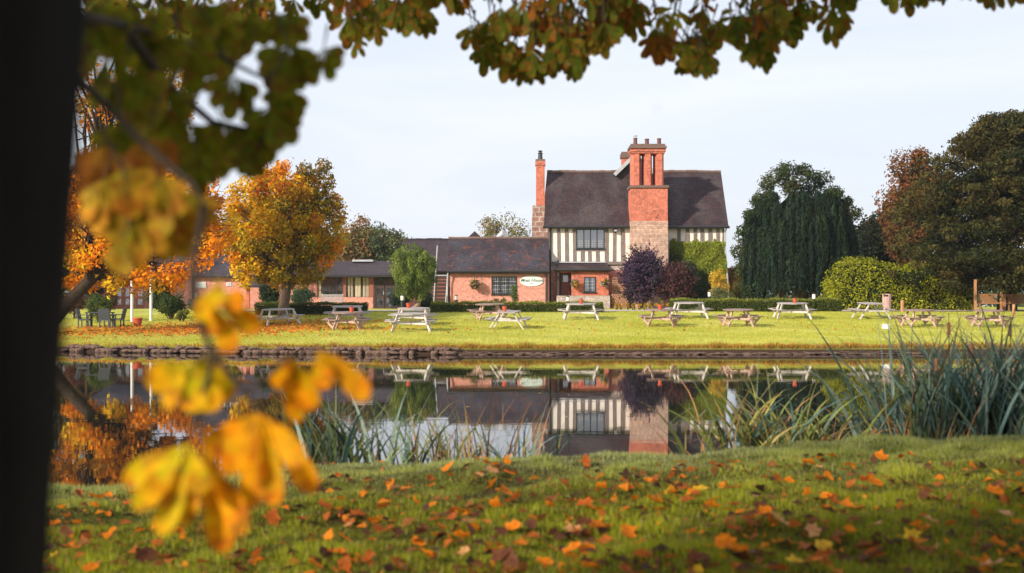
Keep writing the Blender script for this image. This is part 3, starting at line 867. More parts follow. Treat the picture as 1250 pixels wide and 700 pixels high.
# ------------------------------------------------------------------ long brick building at the left, taller block behind, oak framed porch
DL = 106.0
LB = empty('left_brick_building', (X(260, DL), DL + 4, gh - .1), 'long low brick building with a dark slate roof behind the orange trees', 'building')
mb = MB(); mb.box(X(140, DL), X(336, DL), DL, DL + 8, zf, Z(338, DL)); mb.build('wall', BRICK2, LB)
mb = MB(); gable_roof(mb, X(100, DL), X(341, DL), X(100, DL + 4), X(338, DL + 4), DL - .5, DL + 8.5, Z(337, DL), Z(312, DL + 4)); mb.build('roof', TILE2, LB)
for a, b_, c_, d_ in ((239, 251.5, 344.5, 352), (276.5, 282.5, 345, 349.5)):
    v_ = MB(); v_.box(X(a, DL), X(b_, DL), DL - .06, DL - .002, Z(d_, DL), Z(c_, DL))
    vo_ = v_.build('louvre_vent', WHITE, LB)
    v_ = MB()
    for q in range(4): zc = Z(c_ + (d_ - c_) * (q + .6) / 4.2, DL); v_.box(X(a + 1, DL), X(b_ - 1, DL), DL - .075, DL - .062, zc - .03, zc + .015)
    v_.build('slat', LEAD, vo_)
mb = MB(); mb.tube([(X(236, DL), DL - .1, Z(339, DL)), (X(236, DL), DL - .1, zf)], .09, 6); mb.build('drainpipe', BLACK, LB)
MB().box(X(238, DL), X(240.5, DL), DL - .12, DL - .01, Z(364, DL), Z(358, DL)).build('meter_box', WHITE, LB)
# small lean-to entrance at the right end
mb = MB(); mb.box(X(308, DL), X(312, DL), DL - 2.5, DL - 2.2, zf, Z(350, DL)); mb.build('entrance_post', BRICK, LB); mb = MB(); mb.box(X(331, DL), X(334, DL), DL - 2.5, DL - 2.2, zf, Z(350, DL)); mb.build('entrance_post', BRICK, LB)
mb = MB(); mb.slab([(X(302, DL), DL - 3, Z(350, DL)), (X(338, DL), DL - 3, Z(350, DL)), (X(338, DL), DL - .01, Z(338, DL)), (X(312, DL), DL - .01, Z(338, DL))], .12); mb.build('entrance_roof', TILE3, LB)

DT = 122.0
TB = empty('tall_brick_block', (X(250, DT), DT + 4, gh - .1), 'taller brick block with a white framed upstairs window behind the long low roof', 'building')
mb = MB(); mb.box(X(215, DT), X(325, DT), DT, DT + 8, zf, Z(300, DT)); mb.build('wall', BRICK2, TB)
mb = MB(); gable_roof(mb, X(210, DT), X(330, DT), X(216, DT + 4), X(324, DT + 4), DT - .4, DT + 8.4, Z(299, DT), Z(272, DT + 4)); mb.build('roof', TILE2, TB)
window(TB, 259, 282, 301, 325, DT, lights=3, lattice=False, wood=WHITE, proud=.1)

DP = 104.0
OP = empty('oak_porch', (X(108, DP), DP, gh - .1), 'oak framed gabled porch with golden beams behind the round green bush', 'porch')
for a in (72, 136): MB().box(X(a, DP), X(a + 3.2, DP), DP - .1, DP + .1, zf, Z(351.4, DP)).build('post', TRUSS, OP)
mb = MB(); mb.box(X(70, DP), X(141, DP), DP - .11, DP + .11, Z(351.3, DP), Z(347.6, DP)); mb.build('tie_beam', TRUSS, OP)
mb = MB(); apx = (X(105, DP), DP, Z(321, DP))
mb.bar((X(70, DP), DP, Z(348, DP)), apx, .2, .24); mb.bar((X(141, DP), DP, Z(348, DP)), apx, .2, .24); mb.box(X(103.8, DP), X(106.2, DP), DP - .08, DP + .08, Z(347.5, DP), Z(324, DP))
mb.bar((X(105, DP), DP, Z(346, DP)), (X(90, DP), DP, Z(335, DP)), .12, .16); mb.bar((X(105, DP), DP, Z(346, DP)), (X(120, DP), DP, Z(335, DP)), .12, .16)
mb.build('truss', TRUSS, OP)
mb = MB(); a0 = (X(66, DP), Z(349, DP)); a1 = (X(145, DP), Z(349, DP)); t0 = (X(105, DP), Z(319, DP))
mb.slab([(a0[0], DP - .3, a0[1]), (t0[0], DP - .3, t0[1]), (t0[0], DP + 6, t0[1]), (a0[0], DP + 6, a0[1])], -.12); mb.slab([(t0[0] + .002, DP - .3, t0[1]), (a1[0], DP - .3, a1[1]), (a1[0], DP + 6, a1[1]), (t0[0] + .002, DP + 6, t0[1])], -.12)
mb.build('roof', TILE2, OP)
mb = MB(); mb.box(X(70, DP), X(142, DP), DP + 5, DP + 5.2, zf, Z(349, DP)); mb.build('back_wall', DARKIN, OP)
for a, b_ in ((141, 150), (151, 160), (166, 176)):
    dd_ = DP - .5
    dr = MB(); x0, x1 = X(a, dd_), X(b_, dd_)
    for (q0, q1) in ((x0, x0 + .12), (x1 - .12, x1)): dr.box(q0, q1, dd_, dd_ + .1, zf, Z(347, dd_))
    for p0, p1 in ((347, 349), (362, 365), (372, 380)): dr.box(x0 + .12, x1 - .12, dd_, dd_ + .1, Z(p1, dd_), Z(p0, dd_))
    do = dr.build('glazed_door', TIMBER_RED, OP)
    MB().box(x0 + .12, x1 - .12, dd_ + .04, dd_ + .05, zf, Z(349, dd_)).build('glass', GLASS, do)

# ------------------------------------------------------------------ placing helpers
_ys = np.arange(53.0, 82, 0.05)
def on_lawn(px, py):
    """point of the far lawn seen at that photo pixel"""
    xs_ = (px - 625) / F * _ys
    pr = HY + (CH - ground(xs_, _ys)) / _ys * F
    ok = _ys > bank_y(xs_) + 0.6
    i = int(np.argmin(np.where(ok, np.abs(pr - py), 1e9)))
    return Vector((float(xs_[i]), float(_ys[i]), gz(xs_[i], _ys[i])))
def on_ground(px, d): 
    x = X(px, d); return Vector((x, d, gz(x, d)))

# ------------------------------------------------------------------ foliage things
def tree(name, base, trunk_top, trunk_r, clumps, leaf, label, cat='tree', bark=BARK, twigs=0, mat=LEAF, limbs_every=1, aspect=0.62, lean=None, group=None, outw=0.8, flat=1.0, down=0.0, a3=None):
    """clumps: list of (centre, radius, colour, leafcount)"""
    base = Vector(base)
    t = empty(name, base, label, cat, group)
    mb = MB(); tt = Vector(trunk_top)
    path = limb_path(base + Vector((0, 0, -.15)), tt, 0.04 if lean is None else lean, 5)
    mb.tube(path, [trunk_r * (1.25 if i == 0 else 1 - 0.09 * i) for i in range(6)], 10)
    for i, (c, r, col, n_) in enumerate(clumps):
        if i % limbs_every: continue
        s0 = path[random.choice((3, 4, 5))]
        pts = limb_path(s0, Vector(c), 0.1, 4)
        L = (Vector(c) - s0).length
        r0 = min(trunk_r * 0.5, 0.02 + L * 0.018)
        mb.tube(pts, [r0, r0 * .75, r0 * .5, r0 * .35, r0 * .2], 5, cap=False)
        for _ in range(twigs):
            a = pts[random.choice((2, 3, 4))]; dv = Vector((random.gauss(0, 1), random.gauss(0, 1), random.gauss(.5, .8))) * r
            mb.tube([a, a + dv * .6, a + dv], [r0 * .25, r0 * .15, .004], 4, cap=False)
    mb.build('trunk', bark, t, smooth=True)
    cs = [np.array(c[0]) for c in clumps]
    Vv, Ff, Cc = clump_leaves(cs, [c[1] for c in clumps], [c[3] for c in clumps], leaf, aspect, [c[2] for c in clumps], flat, outw, a3, down)
    np_mesh('crown', Vv, Ff, Cc, mat, t)
    return t

def in_ellipsoid(n, c, r, shell=0.55, mind=None):
    out = []
    tries = 0
    while len(out) < n and tries < n * 60:
        tries += 1
        d = unit(rng.normal(size=3)); q = shell + (1 - shell) * rng.random()
        p = np.array(c) + d * q * np.array(r)
        if mind and any(np.linalg.norm((p - o) / 1.0) < mind for o in out): continue
        out.append(p)
    return out

ORANGE = (0.85, 0.3, 0.01); GOLD = (0.85, 0.5, 0.02); OLIVE = (0.3, 0.28, 0.02); DKGREEN = (0.045, 0.06, 0.014); RUST = (0.55, 0.12, 0.02)

# maple in the middle left
dm = 72.0; s = F / dm
c0 = P(345, 272, dm)
cl = []
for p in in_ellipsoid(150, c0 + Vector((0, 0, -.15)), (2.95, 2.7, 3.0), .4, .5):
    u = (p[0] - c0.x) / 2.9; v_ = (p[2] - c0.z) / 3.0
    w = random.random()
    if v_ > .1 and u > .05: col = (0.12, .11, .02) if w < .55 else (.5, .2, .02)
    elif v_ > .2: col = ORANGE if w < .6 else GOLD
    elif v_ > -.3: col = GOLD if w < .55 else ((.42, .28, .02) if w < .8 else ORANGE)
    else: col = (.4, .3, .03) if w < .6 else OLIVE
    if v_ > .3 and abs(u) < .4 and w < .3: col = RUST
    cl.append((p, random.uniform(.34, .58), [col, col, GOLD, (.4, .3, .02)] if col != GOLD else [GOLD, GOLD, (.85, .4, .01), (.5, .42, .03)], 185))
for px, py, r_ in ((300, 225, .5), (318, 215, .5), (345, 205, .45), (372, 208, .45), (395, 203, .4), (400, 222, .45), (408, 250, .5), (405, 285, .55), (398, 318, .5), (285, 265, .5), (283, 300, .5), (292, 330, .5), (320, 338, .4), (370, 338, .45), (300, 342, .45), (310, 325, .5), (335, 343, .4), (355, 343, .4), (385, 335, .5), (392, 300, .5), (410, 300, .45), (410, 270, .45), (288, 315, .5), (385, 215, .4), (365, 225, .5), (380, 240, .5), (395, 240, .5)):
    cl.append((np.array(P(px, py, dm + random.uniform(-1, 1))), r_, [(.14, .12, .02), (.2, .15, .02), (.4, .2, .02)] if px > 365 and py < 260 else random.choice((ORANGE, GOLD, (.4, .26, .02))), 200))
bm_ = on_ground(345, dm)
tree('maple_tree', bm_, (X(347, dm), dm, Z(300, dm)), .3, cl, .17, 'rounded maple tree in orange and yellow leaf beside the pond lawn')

# big orange chestnut at the far left, leaning trunk, thin top
dk = 63.0
bk_ = on_ground(40, dk)
cl = []
for p in in_ellipsoid(110, P(140, 265, dk), (3.2, 2.6, 2.7), .25, .5):
    cl.append((p, random.uniform(.4, .75), random.choice((ORANGE, ORANGE, GOLD, (.45, .2, .02), (.25, .12, .02))), 130))
for p in in_ellipsoid(46, P(232, 262, dk), (2.3, 2.2, 2.6), .2, .5):
    cl.append((p, random.uniform(.35, .6), random.choice((ORANGE, ORANGE, GOLD, (.6, .2, .02))), 120))
for p in in_ellipsoid(85, P(165, 130, dk), (3.4, 3, 3.8), .2, .6):
    cl.append((p, random.uniform(.35, .7), random.choice((ORANGE, GOLD, (.6, .22, .02), (.4, .2, .03))), 52))
for px, py in ((90, 345), (112, 343), (138, 346), (165, 347), (190, 345), (215, 344), (100, 320), (125, 330), (150, 335), (175, 338), (118, 305), (90, 300), (205, 335), (225, 330), (245, 318), (262, 300)):
    cl.append((np.array(P(px, py, dk + random.uniform(-1.5, 1))), .5, random.choice((ORANGE, GOLD)), 150))
tree('chestnut_tree', bk_, (X(142, dk), dk, Z(296, dk)), .34, cl, .2, 'spreading orange chestnut with leaning trunk and thin bare top behind the flagpoles', twigs=3, lean=.1, bark=plain('dark_brown_bark', (.06, .04, .028), (.025, .018, .013), .95, 5, bumps=.8, spec=.1))  # bark in a darker brown than the other trees

# background trees
def simple_tree(name, px, ptop, pbot, wpx, d, cols, label, n=40, leaf=.3, per=160, r=(.7, 1.3), shell=.4, trunkw=.3, flat=1., down=0., pbase=None, depth=None, limbs=2):
    c = P(px, (ptop + pbot) / 2, d); hw = wpx / 2 / F * d; hh = (pbot - ptop) / 2 / F * d
    cl = [(p, random.uniform(*r), random.choice(cols), per) for p in in_ellipsoid(n, c, (hw - r[0] * .8, depth or hw * .8, hh - r[0] * .7), shell, r[0] * .55)]
    b_ = Vector((c.x, d, gz(c.x, d)))
    return tree(name, b_, (c.x, d, c.z), trunkw, cl, leaf, label, flat=flat, down=down, limbs_every=limbs)
simple_tree('background_tree', 452, 262, 345, 100, 135, [(.12, .14, .05), (.17, .16, .05), (.3, .16, .06), (.09, .11, .05)], 'hazy green and russet tree above the glazed wing roof', 60, .3, 190, (.7, 1.3))
simple_tree('background_tree', 398, 282, 345, 60, 140, [(.1, .13, .05), (.14, .15, .05)], 'small hazy tree between the maple and the taller russet tree', 30, .3, 150, (.7, 1.2))
simple_tree('background_tree', 615, 257, 345, 84, 150, [(.25, .22, .08), (.18, .18, .07), (.33, .22, .08)], 'sparse pale autumn tree above the low brick wing roof', 46, .26, 110, (.6, 1.2))
simple_tree('background_tree', 905, 318, 372, 46, 112, [(.35, .14, .04), (.16, .13, .04), (.28, .12, .03)], 'small russet tree between the house and the dark yew', 26, .22, 160, (.5, .9))
simple_tree('background_tree', 1068, 250, 375, 95, 103, [(.028, .032, .012), (.045, .032, .012), (.02, .03, .012)], 'dark shadowy tree between the yew and the copper tree', 60, .26, 260, (.7, 1.2))
simple_tree('background_tree', 1045, 285, 375, 60, 99, [(.03, .045, .025), (.025, .035, .02)], 'low dark green tree right of the yew', 40, .24, 240, (.6, 1.1))
simple_tree('copper_tree', 1118, 178, 345, 105, 98, [(.26, .1, .035), (.2, .09, .03), (.15, .08, .025), (.1, .075, .02)], 'tall copper red tree rising behind the big clipped hedge', 90, .24, 260, (.6, 1.1))
simple_tree('background_tree', 40, 200, 380, 150, 100, [(.06, .08, .02), (.2, .12, .02)], 'dark green tree behind the leaning chestnut at the left edge', 60, .3, 200, (.8, 1.5))
simple_tree('background_tree', 130, 262, 345, 150, 128, [(.07, .08, .03), (.2, .12, .03), (.1, .1, .03)], 'dull green and brown tree behind the oak porch roof', 50, .3, 170, (.8, 1.4))
simple_tree('background_tree', 215, 285, 345, 110, 118, [(.08, .09, .03), (.14, .11, .03)], 'olive tree behind the orange chestnut foliage', 40, .3, 150, (.7, 1.3))

# yew with hanging curtains
dy = 88.0
cy = P(975, 300, dy)
by_ = on_ground(975, dy)
yw = empty('yew_tree', by_, 'large dark green yew with hanging curtains of foliage behind the low hedge', 'tree')
mb = MB(); mb.tube([by_ + Vector((0, 0, -.1)), by_ + Vector((.1, 0, 3)), by_ + Vector((0, .1, 7.2))], [.5, .38, .1], 10)
mb.tube([by_ + Vector((-.8, .3, -.1)), by_ + Vector((-1.6, .2, 3.4))], [.2, .1], 7); mb.tube([by_ + Vector((.9, .3, -.1)), by_ + Vector((1.7, .2, 3.6))], [.2, .1], 7)
mb.build('trunk', BARK, yw)
Vs, Fs, Cs = [], [], []; cnt = 0
def add(v, f, c):
    global cnt
    Vs.append(v); Fs.append(f + cnt); Cs.append(c); cnt += len(v)
def strand(topp, L, rad, col, n_, leaf=.17):
    t_ = rng.random(n_)
    a_ = rng.random(n_) * 2 * math.pi
    rr = rad * (0.35 + .9 * np.sin(np.pi * np.clip(t_ * .85 + .12, 0, 1))) * rng.uniform(.4, 1, n_)
    p = np.stack([topp[0] + rr * np.cos(a_), topp[1] + rr * np.sin(a_), topp[2] - L * t_], 1)
    N = np.stack([np.cos(a_), np.sin(a_), .15 * np.ones(n_)], 1) + rng.normal(size=(n_, 3)) * .35
    tg_ = np.array([0, 0, -1]) + rng.normal(size=(n_, 3)) * .35
    v, f = leafcloud(p, N, leaf, .38, tg_, .05)
    add(v, f, jitter(col, n_, .2))
YG = [(.028, .05, .026), (.022, .042, .026), (.038, .058, .024), (.02, .036, .024)]
for i in range(860):
    d_ = unit(rng.normal(size=3)); 
    if d_[1] > .6: continue
    h = rng.uniform(-.65, .8)
    ang = rng.uniform(0, 2 * math.pi)
    rr = math.sqrt(max(.06, 1 - max(h, -0.1) ** 2 * .95)) * rng.uniform(.86, 1.0)
    p = (cy.x + math.cos(ang) * rr * 3.45, dy + math.sin(ang) * rr * 3.2, cy.z + .5 + h * 3.7)
    YGc = random.uniform(.6, 1.5)
    L = random.uniform(1.6, 3.0)
    zmin = 2.5 + random.uniform(-.25, .5)
    if p[2] - L < zmin - .3: L = max(.5, p[2] - zmin)
    strand(p, L, random.uniform(.12, .22), tuple(q * YGc for q in random.choice(YG)), 190)
cs = []; rs = []; co = []
for px, py in ((915, 262), (925, 240), (938, 226), (950, 215), (962, 210), (978, 207), (992, 212), (1003, 220), (1012, 232), (1022, 235), (1030, 250), (1038, 262), (910, 285), (905, 305), (960, 230), (985, 230), (1000, 240), (940, 245), (908, 330), (912, 350), (1032, 280), (1020, 260), (970, 222), (930, 260)):
    for q in range(3):
        cs.append(np.array(P(px + random.uniform(-6, 6), py + random.uniform(-4, 6), dy + random.uniform(-1.6, 1.6)))); rs.append(random.uniform(.3, .55)); co.append(random.choice([(.06, .085, .03), (.045, .07, .03), (.09, .1, .035)]))
v, f, c = clump_leaves(cs, rs, [150] * len(cs), .2, .4, co); add(v, f, c)
np_mesh('crown', np.concatenate(Vs), np.concatenate(Fs), np.concatenate(Cs), LEAF, yw)
cm = MB(); 
for q in range(7): pass
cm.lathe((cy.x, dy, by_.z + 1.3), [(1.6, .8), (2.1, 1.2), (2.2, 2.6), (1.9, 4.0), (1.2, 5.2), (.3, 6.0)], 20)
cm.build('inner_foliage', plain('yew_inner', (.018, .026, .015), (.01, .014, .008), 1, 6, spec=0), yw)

# great dark evergreen at the right
dz = 80.0
cl = []
for i in range(680):
    a = rng.uniform(0, 2 * math.pi); h = rng.uniform(0, 1) ** .9
    zc = 2.9 + h * 9.5
    prof = np.interp(h, [0, .15, .5, .8, 1], [6.3, 6.9, 6.0, 4.2, 1.6])
    rr = prof * rng.uniform(.35, 1.0)
    xx = X(1252, dz) + math.cos(a) * rr; yy = dz + math.sin(a) * rr * .8
    col = random.choice([(.045, .045, .012), (.03, .038, .012), (.065, .048, .012), (.022, .03, .01), (.05, .05, .014)])
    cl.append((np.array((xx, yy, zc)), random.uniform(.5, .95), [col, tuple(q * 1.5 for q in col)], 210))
for i in range(150):
    h = rng.uniform(.05, 1.04); a = rng.uniform(0, 2 * math.pi)
    rr = np.interp(h, [0, .15, .5, .8, 1], [6.6, 7.1, 6.3, 4.5, 1.8]) * rng.uniform(.97, 1.12)
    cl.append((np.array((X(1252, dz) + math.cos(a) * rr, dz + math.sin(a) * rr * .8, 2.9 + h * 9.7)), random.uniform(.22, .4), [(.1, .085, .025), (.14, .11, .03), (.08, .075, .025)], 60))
bz = on_ground(1228, dz)
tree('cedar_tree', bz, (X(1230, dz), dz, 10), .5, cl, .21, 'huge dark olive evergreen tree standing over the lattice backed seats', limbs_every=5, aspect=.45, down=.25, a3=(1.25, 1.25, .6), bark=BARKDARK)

# small weeping conifer by the glazed wing
dv_ = 88.0
cv = P(504, 332, dv_); bv = on_ground(513, dv_)
wc = empty('weeping_conifer', bv, 'small weeping conifer with pale tipped cascading foliage beside the glazed doors', 'tree')
mb = MB(); mb.tube([bv + Vector((-.5, 0, -.05)), bv + Vector((-.1, 0, .35)), bv + Vector((.05, 0, 1.2)), bv + Vector((-.2, 0, 3.2))], [.16, .13, .11, .05], 8)
mb.build('trunk', plain('pale_conifer_bark', (.3, .2, .15), (.18, .12, .09), .9, 8), wc, smooth=True)
Vs, Fs, Cs = [], [], []; cnt = 0
for i in range(270):
    u = unit(rng.normal(size=3)); u[1] = -abs(u[1]) if rng.random() < .7 else u[1]
    p = np.array(cv) + u * np.array([1.5, 1.2, 1.65]) * rng.uniform(.55, 1.0) + np.array([0, 0, .3])
    if p[2] < 2.2 and p[0] < cv.x - .3: continue
    strand(p, random.uniform(.35, .75), random.uniform(.18, .3), random.choice([(.2, .26, .05), (.14, .19, .045), (.09, .13, .04), (.28, .32, .07)]), 90, .13)
np_mesh('crown', np.concatenate(Vs), np.concatenate(Fs), np.concatenate(Cs), LEAF, wc)

def bush(name, px, pyt, pyb, wpx, d, cols, label, cat='bush', leaf=.12, n=None, per=120, r=(.22, .4), aspect=.6, spiky=False, dep=None, group=None, stem=True):
    """rounded bush: stem, twigs and leaves, foot on the ground"""
    c = P(px, (pyt + pyb) / 2, d); hw = wpx / 2 / F * d; hh = (pyb - pyt) / 2 / F * d
    b_ = Vector((c.x, d, gz(c.x, d))); 
    zlo = b_.z + .05; zhi = c.z + hh; cz_ = (zlo + zhi) / 2; hh = (zhi - zlo) / 2
    n = n or int(14 + 22 * hw * hh)
    cl = [(p, random.uniform(*r) * min(1, hh * 1.6), random.choice(cols), per) for p in in_ellipsoid(n, (c.x, d, cz_), (max(.05, hw - r[0]), max(.05, (dep or hw * .8) - r[0]), max(.05, hh - r[0] * .8)), .35)]
    t = empty(name, b_, label, cat, group)
    mb = MB()
    for p, rr, _, _ in cl[::2]:
        mb.tube([b_ + Vector((random.uniform(-.1, .1), 0, -.03)), b_.lerp(Vector(p), .5) + Vector((random.uniform(-.1, .1), 0, .1)), Vector(p)], [.025, .018, .006], 4, cap=False)
    mb.build('stem', BARK, t)
    Vv, Ff, Cc = clump_leaves([np.array(q[0]) for q in cl], [q[1] for q in cl], [q[3] for q in cl], leaf, aspect, [q[2] for q in cl])
    if spiky:
        e = []; 
        for q in cl:
            for _ in range(7):
                u = unit(rng.normal(size=3) + np.array([0, -.2, .9])); e.append((q[0] + u * q[1] * .6, u, q[2]))
        vv, ff, ccx = [], [], []; k_ = len(Vv)
        for p, u, col in e:
            m_ = 26; t_ = rng.random(m_) * random.uniform(.5, .8)
            pp = p + u * t_[:, None] + rng.normal(size=(m_, 3)) * .035
            v1, f1 = leafcloud(pp, rng.normal(size=(m_, 3)), leaf * .9, .5, None)
            vv.append(v1); ff.append(f1 + k_); k_ += len(v1); ccx.append(jitter(col, m_, .25))
        Vv = np.concatenate([Vv] + vv); Ff = np.concatenate([Ff] + ff); Cc = np.concatenate([Cc] + ccx)
    np_mesh('foliage', Vv, Ff, Cc, LEAF, t)
    return t
PURP = [(.1, .06, .115), (.075, .05, .09), (.14, .08, .12), (.06, .05, .07)]
bush('purple_bush', 784, 306, 372, 66, 98.3, PURP, 'large purple smoke bush in front of the great chimney', leaf=.15, per=150, spiky=True, r=(.35, .6), dep=1.3)
bush('purple_bush', 823, 322, 372, 54, 97.6, [(.1, .05, .06), (.075, .04, .05), (.13, .055, .05)], 'lower reddish purple bush touching the right of the larger one', leaf=.15, per=150, spiky=True, r=(.3, .55), dep=1.3)
bush('shrub', 842, 312, 372, 34, 100.8, [(.07, .085, .035), (.05, .065, .03), (.1, .1, .05)], 'dull green shrub rising behind the purple bushes against the ivy', leaf=.14, r=(.3, .5), dep=.8)
bush('golden_bush', 877, 325, 352, 28, 95, [(.72, .5, .06), (.6, .42, .05), (.75, .5, .1)], 'rounded golden yellow bush at the right corner of the house', leaf=.1, r=(.2, .32))
bush('clipped_bush', 878, 349, 368, 40, 92.5, [(.2, .22, .09), (.26, .27, .12), (.15, .17, .07)], 'grey green clipped bush below the golden one', leaf=.08, r=(.2, .3))
bush('climbing_shrub', 905, 322, 368, 24, 97, [(.2, .15, .04), (.12, .11, .03)], 'olive and russet shrub between the golden bush and the rose', leaf=.12)
ros = bush('rose_bush', 916, 333, 368, 20, 92, [(.18, .2, .05), (.13, .16, .04), (.25, .24, .07)], 'slender rose bush with white blooms tied to a pale stake', 'rose bush', leaf=.08, r=(.15, .25), per=60)
mb = MB(); q_ = on_ground(912, 91.6); mb.tube([q_, q_ + Vector((0, 0, 2.1))], .035, 6); mb.build('stake', WHITE, ros)
for a, b_ in ((911, 335), (927, 336), (928, 352), (922, 364), (914, 343), (925, 344), (919, 358)):
    mb = MB(); mb.lathe(P(a, b_, 91.4) - Vector((0, 0, .06)), [(.03, 0), (.08, .04), (.07, .09), (.02, .11)], 7); mb.build('bloom', WHITE, ros)
bush('topiary_shrub', 628, 346, 372, 12, 97.5, [(.14, .2, .06), (.1, .15, .05)], 'narrow upright shrub beside the black leaded window', leaf=.07, r=(.12, .2), dep=.4, per=80)
bush('low_shrub', 610, 362, 372, 26, 98, [(.14, .16, .06), (.2, .2, .08)], 'low shrub under the black leaded window', leaf=.07, r=(.12, .2), dep=.5, per=80)
bush('dark_shrub', 490, 350, 380, 34, 91, [(.03, .05, .03), (.02, .035, .02)], 'dark shrub under the weeping conifer', leaf=.12)
bush('dark_shrub', 520, 352, 380, 24, 92, [(.03, .05, .025), (.05, .07, .02)], 'dark ivy covered shrub right of the conifer trunk', leaf=.12)
bush('round_bush', 121, 354, 389, 38, 72, [(.1, .14, .035), (.14, .18, .04), (.07, .1, .03)], 'round green bush in front of the oak porch', leaf=.09, per=160)
bush('red_shrub', 92, 350, 392, 30, 76, [(.25, .08, .06), (.18, .06, .05), (.1, .1, .04)], 'reddish shrub left of the round green bush', leaf=.1)
bush('red_shrub', 134, 350, 385, 26, 80, [(.2, .07, .06), (.12, .09, .05)], 'dull red shrub right behind the round green bush', leaf=.1)
bush('evergreen_shrub', 208, 354, 393, 46, 73, [(.035, .065, .022), (.05, .085, .03), (.1, .12, .03)], 'wide dark evergreen shrub right of the flagpoles', leaf=.1, per=170)
bush('evergreen_shrub', 196, 340, 385, 40, 80, [(.04, .07, .025), (.07, .09, .03)], 'taller evergreen shrub behind the wide one by the flagpoles', leaf=.12)
bush('blue_green_shrub', 240, 362, 390, 22, 76, [(.04, .1, .08), (.05, .09, .06)], 'blue green shrub beside the wide evergreen shrub', leaf=.1)
bush('variegated_shrub', 222, 375, 394, 24, 71, [(.2, .22, .05), (.3, .28, .06)], 'small yellow green shrub at the lawn edge by the evergreens', leaf=.07, r=(.12, .2))
bush('clipped_shrub', 285, 357, 384, 30, 84, [(.09, .12, .03), (.12, .15, .04)], 'clipped green shrub against the pink brick wall', leaf=.1)
bush('yellow_shrub', 284, 366, 386, 22, 80, [(.6, .45, .03), (.5, .4, .04)], 'low yellow flowering shrub under the brick wall', leaf=.08, r=(.12, .2))
bush('dark_bush', 258, 364, 386, 22, 82, [(.06, .03, .035), (.05, .04, .03)], 'small dark purple bush by the brick wall', leaf=.09)
bush('conifer_bush', 330, 340, 378, 34, 84, [(.04, .07, .03), (.03, .055, .025)], 'dark green bush behind the maple trunk on its left', leaf=.12)
bush('conifer_bush', 368, 348, 378, 34, 86, [(.08, .14, .07), (.06, .11, .06)], 'soft blue green bush right of the maple trunk', leaf=.1)
for a in range(752, 822, 7):
    bush('bedding_plant', a + random.uniform(-1, 1), 367.5 + random.uniform(-1.5, 1.5), 378, 8.5, 84.5, [(.65, .42, .03), (.55, .3, .03), (.35, .3, .04)], 'low yellow bedding plant in the row at the foot of the purple bushes', 'plant', leaf=.06, r=(.1, .17), n=9, per=60, group='yellow bedding plants below the purple bushes')

# ivy on the house
Vs, Fs, Cs = [], [], []; cnt = 0
n_ = 15000
px_ = rng.uniform(817.5, 887, n_); py_ = rng.uniform(291, 374, n_)
topline = np.interp(px_, [817, 822, 826, 835, 845, 850, 855, 862, 868, 872, 880, 884, 888], [296, 292, 294, 297, 296, 294, 297, 295, 298, 294, 297, 296, 340])
keep = py_ > topline + rng.uniform(-2, 3, n_)
px_, py_ = px_[keep], py_[keep]; n_ = len(px_)
th = .12 + .22 * (1 + np.sin(px_ * .25) * np.sin(py_ * .2)) * .5
yy = D - rng.uniform(0, 1, n_) * th
p = np.stack([(px_ - 625) / F * D, yy, CH + (HY - py_) / F * D], 1)
v, f = leafcloud(p, np.array([-.2, -1, .35]) + rng.normal(size=(n_, 3)) * .5, .16, .8)
mixf = np.clip((py_ - 318 - (px_ - 850) * .6) / 16 + rng.normal(0, .25, n_), 0, 1)[:, None]
c = np.array([[.26, .3, .03]]) * (1 - mixf) + np.array([[.06, .09, .02]]) * mixf
add(v, f, c * rng.uniform(.6, 1.25, (n_, 1)))
iv = np_mesh('ivy', np.concatenate(Vs), np.concatenate(Fs), np.concatenate(Cs), LEAF, loc=(X(850, D), D - .2, gh)); tag(iv, 'yellow green ivy climbing the right end wall of the timber framed house', 'ivy')

